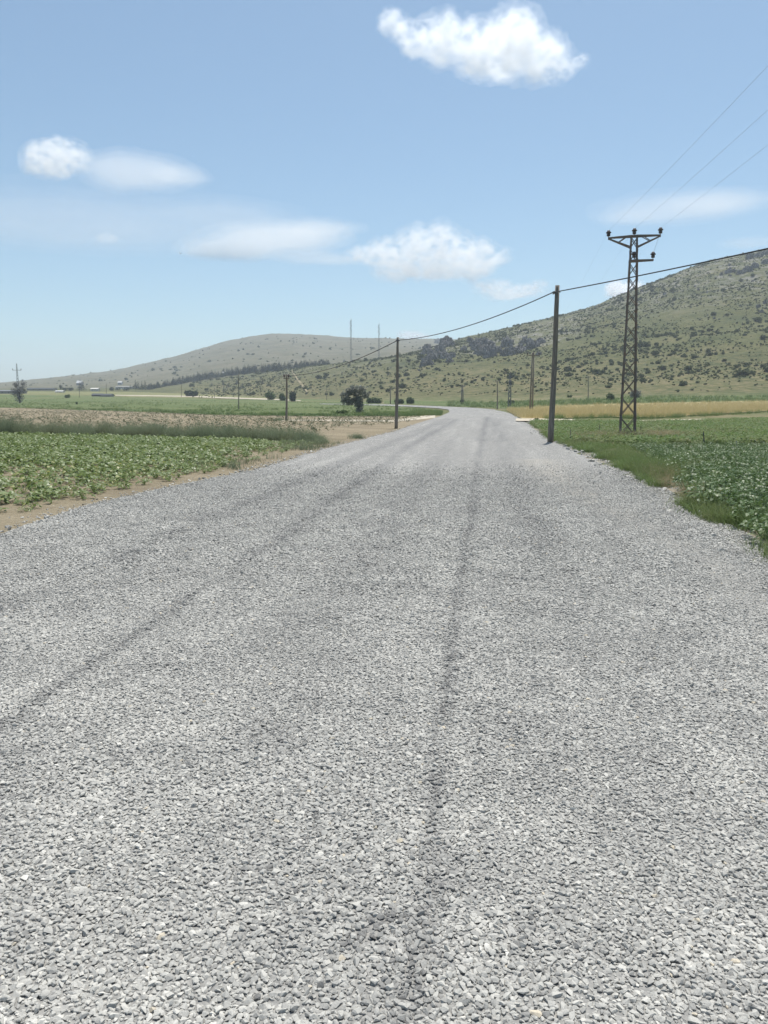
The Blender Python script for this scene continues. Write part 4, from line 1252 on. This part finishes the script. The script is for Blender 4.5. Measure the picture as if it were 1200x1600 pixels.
# portal of two poles by the hedge
p0 = Vector(hit(610, 631)[0]); sc_ = p0.y / F
root = empty('portal_pole', p0, 'wooden portal of two poles joined by a top beam by the hedge', 'utility pole', 'wooden utility poles')
hh = 24 * sc_
for dx in (0, 12 * sc_):
    MB().tube([(dx, 0, -.2), (dx, 0, hh)], [.17, .13], 9).build('leg', M['timber'], root, True)
MB().bar((-.5, -.2, hh - .25), (12 * sc_ + .5, -.2, hh - .1), .16, .18).build('crossarm', M['timber'], root)
for q in range(3): link('insulator', INS, root, (6 * sc_ * q, -.2, hh - .02)).scale = (1.5,) * 3


def lattice(name, base, h, w0, w1, panels, leg_w, lac_w, label, cat, group=None, rot=0., mat='steel', split=None):
    """square lattice column: four legs and the lacing of each face"""
    root = empty(name, base, label, cat, group); root.rotation_euler = (0, 0, rot)
    hs = [0]; 
    for q in range(panels): hs.append(hs[-1] + (1 - .45 * q / panels))
    hs = [x * h / hs[-1] for x in hs]
    hw = lambda z: (w0 + (w1 - w0) * z / h) / 2
    cor = ((-1, -1), (1, -1), (1, 1), (-1, 1))
    for (cx, cy) in cor:
        MB().angle((cx * hw(0), cy * hw(0), -.25), (cx * hw(h), cy * hw(h), h), leg_w, leg_w * .16, (-cx, 0, 0), (0, -cy, 0)).build('leg', M[mat], root)
    for q in range(4):
        a_, b_ = cor[q], cor[(q + 1) % 4]
        nrm = Vector(((a_[0] + b_[0]) / 2, (a_[1] + b_[1]) / 2, 0)) * .006
        mb = MB()
        for k_ in range(panels):
            z0, z1 = hs[k_], hs[k_ + 1]; g0 = z0 + .03; g1 = z1 - .03
            pa0 = Vector((a_[0] * hw(g0), a_[1] * hw(g0), g0)); pb0 = Vector((b_[0] * hw(g0), b_[1] * hw(g0), g0))
            pa1 = Vector((a_[0] * hw(g1), a_[1] * hw(g1), g1)); pb1 = Vector((b_[0] * hw(g1), b_[1] * hw(g1), g1))
            if q in (0, 2):
                mb.bar(pa0 + nrm, pb1 + nrm, lac_w, lac_w * .3, nrm.normalized()); mb.bar(pb0 - nrm, pa1 - nrm, lac_w, lac_w * .3, nrm.normalized())
            else:
                mb.bar((pa0 if k_ % 2 else pb0) + nrm, (pb1 if k_ % 2 else pa1) + nrm, lac_w, lac_w * .3, nrm.normalized())
        mb.build('lacing', M[mat], root)
    return root


pb = Vector(hit(980, 682.3)[0]); ph = (682.3 - 368.5) * pb.y / F
ptop = at(991, 369, pb.y); ph = ptop.z - pb.z
tow = lattice('lattice_pylon', pb, ph, .74, .31, 12, .066, .034, 'rusty steel lattice pylon with a wide crossarm standing in the green crop', 'pylon', None, 0)
tow.rotation_euler = (0, R(-.5), R(-13))
# crossarm: top chords, lower struts and inner braces, on both faces
mb = MB(); hw = .155; sp = 1.12
for cy in (-1, 1):
    yv_ = cy * (hw + .012)
    mb.bar((-sp, cy * .03, ph - .02), (-hw, yv_, ph + .0), .05, .06); mb.bar((-hw, yv_, ph), (hw, yv_, ph), .05, .06); mb.bar((hw, yv_, ph), (sp, cy * .03, ph - .02), .05, .06)
    for sx_ in (-1, 1):
        mb.bar((sx_ * sp, cy * .03, ph - .05), (sx_ * (hw + .01), yv_, ph - .47), .05, .05)
        mb.bar((sx_ * .68, cy * .10, ph - .235), (sx_ * .36, cy * .14, ph - .03), .035, .03)
mb.build('crossarm', M['steel'], tow)
mb = MB()
for cy in (-1, 1):
    mb.bar((-.2, cy * (hw + .03), ph - 1.08), (.86, cy * .06, ph - 1.08), .05, .07)
mb.bar((.84, -.09, ph - 1.08), (.84, .09, ph - 1.08), .05, .07); mb.bar((-.22, -.2, ph - 1.12), (.2, -.2, ph - 1.12), .06, .12)
mb.build('lower_arm', M['steel'], tow)
mb = MB()
for sx_ in (-1, 1):
    for cy in (-1, 1):
        mb.angle((sx_ * .215, cy * .215, ph - 2.0), (sx_ * .19, cy * .19, ph - 1.0), .07, .012, (-sx_, 0, 0), (0, -cy, 0))
mb.build('splice_plate', M['steel'], tow)
tops = [(-sp, 0, ph + .06), (0, 0, ph + .09), (sp, 0, ph + .06), (.84, 0, ph - .98), (0, -.26, ph - .98)]
for q in tops: link('insulator', INS, tow, q)
MB().bar((0, -.2, ph - 1.1), (0, -.26, ph - 1.1), .05, .05).tube([(0, -.26, ph - 1.12), (0, -.26, ph - .99)], .012, 6).build('insulator_pin', M['steel'], tow)
for q in (-sp, sp): MB().tube([(q, 0, ph - .1), (q, 0, ph + .02)], .02, 8).build('insulator_pin', M['steel'], tow)
bpy.context.view_layer.update()
mw = Matrix.Translation(pb) @ tow.rotation_euler.to_matrix().to_4x4()
ctop = [mw @ (Vector(q) + Vector((0, 0, .24))) for q in tops]


def sag_line(a, b, sag, n=28):
    a = Vector(a); b = Vector(b)
    return [a + (b - a) * (k_ / n) - Vector((0, 0, 4 * sag * (k_ / n) * (1 - k_ / n))) for k_ in range(n + 1)]


def wire(name, a, b, sag, r, mat, label, cat, group=None, n=28):
    o = MB().tube(sag_line(a, b, sag, n), r, 6).build(name, mat, None, True)
    return tag(o, label, cat, group)


for q, lb in zip((0, 1, 2), ('left', 'middle', 'right')):
    a_ = ctop[q]; b_ = a_ + Vector((-.095 * 84, -84, .6))
    wire('overhead_wire', a_, b_, 1.0 - .25, .0030, M['conductor'], f'thin wire climbing off the upper right from the {lb} crossarm insulator', 'power line', 'power lines of the pylon', 60)
    wire('overhead_wire', a_, PT + Vector((-.95 + .95 * q, 0, .05)), 1.6, .0016, M['conductor'], f'faint wire from the {lb} insulator of the pylon to the paired pole', 'power line', 'power lines of the pylon')
wire('jumper_wire', ctop[2], ctop[3], .12, .006, M['conductor'], 'short faint wire hanging between the two right insulators of the pylon', 'wire', None, 12)
ca = A0 + (A1 - A0) * .957 + Vector((-.16, 0, 0)); cb = B0 + (B1 - B0) * .968; cc = C0 + (C1 - C0) * .97; cd = D0 + (D1 - D0) * .97
far_r = Vector((ca.x + 46 * .347, ca.y - 46 * .938, ca.z + .75))
wire('telephone_cable', ca, far_r, .55, .020, M['cable'], 'thick dark cable span from the nearest pole to the right edge', 'cable', 'thick dark cable spans', 50)
wire('telephone_cable', cb, ca, .35, .020, M['cable'], 'thick dark cable span between the two nearest wooden poles', 'cable', 'thick dark cable spans', 40)
wire('telephone_cable', cc, cb, .5, .022, M['cable'], 'thick dark cable span from the second pole to the soil field pole', 'cable', 'thick dark cable spans', 40)
wire('telephone_cable', cd, cc, .6, .016, M['cable'], 'cable span between the soil field pole and the green field pole', 'cable', 'thick dark cable spans', 30)

# far lattice pole by the bend, and the pylon far left
b_ = Vector(hit(796, 636)[0]); h_ = at(796, 584, b_.y).z - b_.z
lt = lattice('lattice_pole', b_, h_, .75, .4, 9, .10, .06, 'grey lattice pole with a crossarm beyond the road bend', 'pylon', None, 0, 'galv')
MB().bar((-1.3, -.25, h_), (1.3, -.25, h_), .12, .12).build('crossarm', M['galv'], lt)
for q in (-1.2, 0, 1.2): link('insulator', INS, lt, (q, -.25, h_ + .12)).scale = (1.3,) * 3
b_ = Vector(hit(29, 617)[0]); h_ = at(28.5, 568, b_.y).z - b_.z
lt = lattice('lattice_pylon', b_, h_, 1.5, .45, 10, .16, .09, 'far tall pylon with one crossarm rising behind the bare tree', 'pylon', None, R(20), 'galv')
MB().bar((-2.4, -.3, h_ - 4.0), (2.4, -.3, h_ - 4.0), .22, .22).build('crossarm', M['galv'], lt)
for q in (-2.3, 2.3): link('insulator', INS, lt, (q, -.3, h_ - 3.75)).scale = (2.6,) * 3
for (u_, vt, yy_, lb) in ((548, 500.5, 650, 'taller lattice radio mast on the hill shoulder, left of the pair'), (592, 507.5, 648, 'slimmer lattice radio mast on the hill shoulder, right of the pair')):
    x_ = XU(u_) * yy_ * .985; b_ = Vector((x_, yy_, float(zt(x_, yy_)) - .5)); tp = at(u_, vt, yy_); h_ = tp.z - b_.z
    lt = lattice('radio_mast', b_, h_, 1.5 if u_ < 560 else 1.0, .9 if u_ < 560 else .7, 16, .17, .10, lb, 'radio mast', 'radio masts on the hill shoulder', 0, 'galv')
    for k_ in range(5):
        zz_ = h_ * (.72 + .065 * k_); s_ = -1 if k_ % 2 else 1
        MB().bar((s_ * .75, -.5, zz_), (s_ * .75, -.5, zz_ + 1.5), .28, .18).build('antenna', M['white_paint'], lt)
    MB().tube([(0, 0, h_), (0, 0, h_ + 2.0)], .05, 6).build('spike', M['galv'], lt)
# mast hut and lamp post
b_ = Vector(hit(349.5, 620)[0]); h_ = at(349.5, 583, b_.y).z - b_.z
lp = empty('lamp_post', b_, 'tall thin lamp post with a white head beside the far pale road', 'lamp post')
MB().tube([(0, 0, -.1), (0, 0, h_)], [.11, .06], 8).build('post', M['galv'], lp)
MB().lathe((0, 0, h_), [(.2, 0), (.75, .15), (.8, .5), (.4, .8)], 12).build('lamp_head', M['white_paint'], lp)


# stakes
for (bu, bv_, tu, tv_, lb, mt) in ((891, 692.5, 891.5, 671, 'pale thin stake in the crop beside the nearest pole', 'timber'), (936, 681, 936.5, 664, 'pale thin stake left of the pylon', 'timber'), (1001, 677, 1001.5, 665, 'short stake just right of the pylon', 'timber'),
                                   (1100, 701, 1099, 674, 'dark straight stake in the crop right of the pylon', 'dark_metal'), (1153, 704, 1150, 689, 'grey leaning stake at the right of the crop', 'galv')):
    b_, t_ = pole_points((bu, bv_), (tu, tv_))
    d_ = t_ - b_
    st_ = MB().tube([d_ * -.1, d_ * .5 + Vector((.01, 0, 0)), d_], [.022, .02, .015], 7).build('stake', M[mt], None, False, b_)
    tag(st_, lb, 'stake', 'stakes in the right crop')


# ------------------------------------------------------------------ far buildings at the left
def shed(u, v, wpx, hpx, label, wall='plaster', roof='roof_tile', pitch=.3, name='shed', depth=1.0, nwin=2):
    p = Vector(hit(u, v)[0]); s = p.y / F; w, h = wpx * s, hpx * s; dp = max(3.5, min(w, 9) * depth)
    root = empty(name, p, label, 'shed' if name == 'shed' else 'building')
    hw_ = w / 2; eave = h * (1 - pitch)
    mb = MB(); bm = mb.bm
    vs = [bm.verts.new(q) for q in ((-hw_, -dp / 2, -.6), (hw_, -dp / 2, -.6), (hw_, dp / 2, -.6), (-hw_, dp / 2, -.6), (-hw_, -dp / 2, eave), (hw_, -dp / 2, eave), (hw_, dp / 2, eave), (-hw_, dp / 2, eave), (-hw_, 0, h - .06), (hw_, 0, h - .06))]
    for f in ((0, 1, 5, 4), (2, 3, 7, 6), (1, 2, 6, 9, 5), (3, 0, 4, 8, 7)): bm.faces.new([vs[q] for q in f])
    mb.build('wall', M[wall], root)
    mb = MB(); ov = .35
    for sg in (-1, 1):
        mb.bar((0, sg * (dp / 4 + ov / 2), (h + eave) / 2), (0, sg * (dp / 4 + ov / 2) + .001, (h + eave) / 2 + .12), w + 2 * ov, .001) if False else None
        a0 = Vector((-hw_ - ov, sg * .02, h)); a1 = Vector((hw_ + ov, sg * .02, h)); e0 = Vector((-hw_ - ov, sg * (dp / 2 + ov), eave - (h - eave) * ov / (dp / 2))); e1 = Vector((hw_ + ov, sg * (dp / 2 + ov), e0.z))
        up_ = Vector((0, 0, .14))
        q8 = [mb.bm.verts.new(x) for x in (a0, a1, e1, e0, a0 + up_, a1 + up_, e1 + up_, e0 + up_)]
        for f in ((0, 1, 2, 3), (4, 7, 6, 5), (0, 4, 5, 1), (1, 5, 6, 2), (2, 6, 7, 3), (3, 7, 4, 0)): mb.bm.faces.new([q8[k_] for k_ in f])
    mb.build('roof', M[roof], root)
    for q in range(nwin):
        x_ = -hw_ + w * (q + 1) / (nwin + 1)
        MB().bar((x_ - .45, -dp / 2 - .03, eave * .55), (x_ + .45, -dp / 2 - .03, eave * .55), .06, eave * .35).build('window', M['glass_dark'], root)
    return root


shed(125, 602, 8, 7, 'small far shed with a slanting white roof on the left hill foot', 'grey_wall', 'white_paint', .5)
shed(188, 601, 6, 5, 'tiny white house alone on the left hillside', 'white_paint', 'white_paint', .35, 'house')
shed(149, 611, 11, 4.5, 'low tan shed between the far hedges', 'plaster', 'plaster', .3)
shed(94, 613.5, 11, 3, 'low white roofed shed at the far left edge of the fields', 'plaster', 'white_paint', .4)
shed(195, 607.5, 24, 4, 'long low pale shed under the tall narrow trees', 'plaster', 'grey_wall', .3, nwin=4)
shed(14, 615, 46, 5, 'long low grey shed behind the bare tree', 'grey_wall', 'galv', .3, nwin=4)
shed(66, 610, 40, 3.5, 'long low dark shed at the left hill foot', 'grey_wall', 'dark_metal', .4, nwin=3)
shed(153, 619.5, 14, 4.2, 'low dark greenhouse tunnel on the left of the pair in the far field', 'dark_metal', 'dark_metal', .5, 'greenhouse', nwin=0)
shed(168, 620, 15, 4.2, 'low dark greenhouse tunnel on the right of the pair in the far field', 'grey_wall', 'dark_metal', .5, 'greenhouse', nwin=0)


# ------------------------------------------------------------------ clouds
def vol_mat(name, density, aniso=.3, scale=0.):
    m = bpy.data.materials.new(name); m.use_nodes = True; nt = m.node_tree; nt.nodes.clear()
    out = nt.nodes.new('ShaderNodeOutputMaterial'); s = nt.nodes.new('ShaderNodeVolumePrincipled')
    s.inputs['Color'].default_value = (1, 1, 1, 1); s.inputs['Density'].default_value = density; s.inputs['Anisotropy'].default_value = aniso
    if scale:
        tc = nt.nodes.new('ShaderNodeTexCoord')
        f = noise(nt, tc.outputs['Object'], scale, 5 if scale > .005 else 2, .62 if scale > .005 else .45, (1, 1, 1.35))
        nt.links.new(math_(nt, 'MULTIPLY', maprange(nt, f, .40, .60), density), s.inputs['Density'])
        m.cycles.volume_step_rate = .2
    nt.links.new(s.outputs[0], out.inputs['Volume'])
    return m


tex1 = bpy.data.textures.new('billow', 'CLOUDS'); tex1.noise_scale = 120; tex1.noise_depth = 4
tex2 = bpy.data.textures.new('wisp', 'CLOUDS'); tex2.noise_scale = 34; tex2.noise_depth = 3


def cloud(blobs, y, density, label, vox, disp, aniso=.55, cat='cloud', shells=((.80, .7), (1.0, .45), (1.22, .22)), flatd=.8, group=None):
    """blobs (u, v, half width, half height) in the photograph, built at depth y as real lumps of vapour"""
    k_ = y / F / 1.0
    cen = at(sum(b[0] for b in blobs) / len(blobs), sum(b[1] for b in blobs) / len(blobs), y)
    root = empty('cloud', cen, label, cat, group) if len(shells) > 1 else None
    for si, (grow, dm) in enumerate(shells):
        bm = bmesh.new()
        for bi, b in enumerate(blobs):
            dy = random.Random(bi * 31 + int(b[0])).uniform(-.35, .35) * b[2] * k_
            c = at(b[0], b[1], y + dy) - cen
            rx = b[2] * k_ * grow; rz = b[3] * k_ * grow
            mt = Matrix.Translation(c) @ Matrix.Diagonal((rx, max(rx * flatd, rz), rz, 1))
            bmesh.ops.create_icosphere(bm, subdivisions=4, radius=1., matrix=mt)
        me = bpy.data.meshes.new('vapour'); bm.to_mesh(me); bm.free()
        tmp = bpy.data.objects.new('vapour_tmp', me); COL.objects.link(tmp)
        md = tmp.modifiers.new('r', 'REMESH'); md.mode = 'VOXEL'; md.voxel_size = vox
        for tx, st_ in ((tex1, disp), (tex2, disp * .6)):
            if disp <= 0: continue
            dm_ = tmp.modifiers.new('d', 'DISPLACE'); dm_.texture = tx; dm_.texture_coords = 'LOCAL'; dm_.strength = st_ * (.9, 1.15, 1.4)[si]; dm_.mid_level = .55
        dg = bpy.context.evaluated_depsgraph_get()
        fin = bpy.data.meshes.new_from_object(tmp.evaluated_get(dg))
        bpy.data.objects.remove(tmp); bpy.data.meshes.remove(me)
        fin.materials.clear(); fin.materials.append(vol_mat('cloud_vapour', density * dm, aniso, 1.6 / (disp * 2.2) if density >= .0095 else 0)) 
        fin.name = 'vapour'
        if root:
            link(('core', 'body', 'veil')[si], fin, root)
        else:
            o = link('cloud', fin, None, cen); tag(o, label, cat, group)
    return root


cloud([(610, 28, 18, 14), (600, 45, 12, 12), (640, 52, 30, 20), (690, 60, 42, 34), (700, 36, 22, 16), (745, 72, 46, 36), (800, 70, 46, 46), (815, 35, 20, 18), (845, 88, 42, 34), (770, 105, 50, 18), (880, 105, 26, 14), (905, 97, 18, 12), (865, 122, 24, 8), (650, 80, 24, 10)],
      3000, .016, 'large bright ragged cloud at the top right of the sky', 9, 42)
cloud([(85, 248, 42, 26), (65, 240, 28, 18), (110, 246, 30, 24), (90, 228, 26, 14), (60, 256, 24, 16), (95, 268, 26, 12)], 3000, .018, 'small dense white cloud at the left', 8, 26)
cloud([(195, 266, 62, 26), (235, 270, 62, 22), (275, 275, 46, 13), (305, 279, 26, 6), (165, 264, 34, 20)], 3100, .0038, 'soft pale veil cloud beside the small dense cloud at left', 13, 26, shells=((.75, .5), (1., .35), (1.25, .22)))
cloud([(430, 372, 100, 16), (370, 388, 80, 14), (500, 356, 62, 8), (330, 394, 50, 7)], 3300, .0046, 'thin slanting streak of cloud at mid left', 12, 24, shells=((.75, .5), (1., .35), (1.25, .22)))
cloud([(130, 350, 260, 13), (340, 340, 120, 14)], 3600, .0012, 'very faint wide cloud band low at the left', 20, 22, shells=((.75, .5), (1., .35), (1.25, .22)))
cloud([(168, 371, 17, 7), (178, 374, 12, 6)], 2300, .016, 'tiny faint cloud puff below the wide band', 5, 8, shells=((.75, .5), (1., .35), (1.25, .22)))
cloud([(575, 400, 34, 14), (610, 398, 36, 26), (650, 390, 40, 34), (688, 378, 30, 30), (700, 400, 46, 34), (745, 402, 40, 26), (775, 402, 26, 14), (630, 422, 44, 16), (690, 424, 50, 14), (740, 425, 30, 16)],
      3600, .014, 'large white heaped cloud in the middle above the hills', 9, 36)
cloud([(770, 448, 34, 12), (810, 455, 40, 11), (838, 446, 22, 9), (795, 462, 36, 6)], 3700, .010, 'small ragged cloud trailing below the heaped cloud', 8, 22)
cloud([(490, 402, 60, 7), (530, 406, 30, 8)], 3700, .003, 'faint wisp joining the heaped cloud from the left', 10, 10, shells=((.75, .5), (1., .35), (1.25, .22)))
cloud([(972, 454, 24, 14), (990, 450, 18, 12), (960, 447, 14, 9)], 4600, .034, 'small white cloud just behind the steel pylon', 8, 20)
cloud([(645, 524, 22, 7), (632, 522, 12, 6), (660, 526, 16, 5)], 6000, .013, 'tiny white cloud peeping over the far hill ridge', 8, 14)
cloud([(1060, 325, 110, 11), (1130, 314, 80, 8), (980, 340, 50, 7)], 3500, .0024, 'thin pale streak of cloud above the pylon at right', 12, 18, shells=((.75, .5), (1., .35), (1.25, .22)))
cloud([(1175, 379, 45, 6)], 3700, .0022, 'faint short streak of cloud at the right edge', 10, 8, shells=((.75, .5), (1., .35), (1.25, .22)))

# ------------------------------------------------------------------ haze
mb = MB(); mb.bar((-4150, 0, 110), (4150, 0, 110), 8300, 242, (0, 0, 1))
hz_z0, hz_z1 = float(V[:, 2].min()) - 2, 240
me = bpy.data.meshes.new('haze'); bm = bmesh.new(); zmin = min(float(gz.min()) - 1.2, -1.2); zmax = float(gz.max()) + 25
mb.bm.free()
bmesh.ops.create_cube(bm, size=1., matrix=Matrix.Translation((0, 0, (zmin + zmax) / 2)) @ Matrix.Diagonal((8300, 8300, zmax - zmin, 1)))
bm.to_mesh(me); bm.free()
m = bpy.data.materials.new('haze'); m.use_nodes = True; nt = m.node_tree; nt.nodes.clear()
out = nt.nodes.new('ShaderNodeOutputMaterial'); s = nt.nodes.new('ShaderNodeVolumePrincipled')
s.inputs['Color'].default_value = (.80, .88, 1., 1); s.inputs['Density'].default_value = .00024; s.inputs['Anisotropy'].default_value = .2
nt.links.new(s.outputs[0], out.inputs['Volume']); me.materials.append(m)
HAZE = link('haze', me); tag(HAZE, 'thin pale haze over the valley', None, None, 'stuff')
print('zmin', zmin, 'zmax', zmax)

# ------------------------------------------------------------------ light, sky, camera
SUN_EL, SUN_AZ = R(71), R(20)              # azimuth from +Y towards +X
w = bpy.data.worlds.new('World'); scene.world = w; w.use_nodes = True
nt = w.node_tree; bg = nt.nodes['Background']
sky = nt.nodes.new('ShaderNodeTexSky'); sky.sky_type = 'NISHITA'; sky.sun_disc = False
sky.sun_elevation = SUN_EL; sky.sun_rotation = SUN_AZ; sky.altitude = 1000; sky.air_density = 1.0; sky.dust_density = 2.6; sky.ozone_density = 1.6
nt.links.new(mix(nt, 1., sky.outputs[0], (.900, 1.028, .985), 'MULTIPLY'), bg.inputs['Color']); bg.inputs['Strength'].default_value = .098
sl = bpy.data.lights.new('sun', 'SUN'); sl.energy = 4.2; sl.angle = R(.53); sl.color = (1., .96, .90)
so = bpy.data.objects.new('sun', sl); COL.objects.link(so)
dv = Vector((math.sin(SUN_AZ) * math.cos(SUN_EL), math.cos(SUN_AZ) * math.cos(SUN_EL), math.sin(SUN_EL)))
so.rotation_euler = (-dv).to_track_quat('-Z', 'Y').to_euler(); so.location = (20, 40, 60)

cam = bpy.data.cameras.new('camera'); co = bpy.data.objects.new('camera', cam); COL.objects.link(co)
cam.sensor_fit = 'HORIZONTAL'; cam.sensor_width = 36; cam.lens = 36; cam.clip_start = .05; cam.clip_end = 30000
co.location = (0, 0, H); co.rotation_euler = (math.pi / 2 - P, 0, 0)
scene.camera = co
scene.view_settings.view_transform = 'Standard'; scene.view_settings.look = 'None'; scene.view_settings.exposure = .5; scene.view_settings.gamma = 1
scene.cycles.volume_bounces = 16; scene.cycles.max_bounces = 20; scene.cycles.transparent_max_bounces = 8
scene.cycles.use_denoising = True
scene.cycles.use_adaptive_sampling = True; scene.cycles.adaptive_threshold = .02
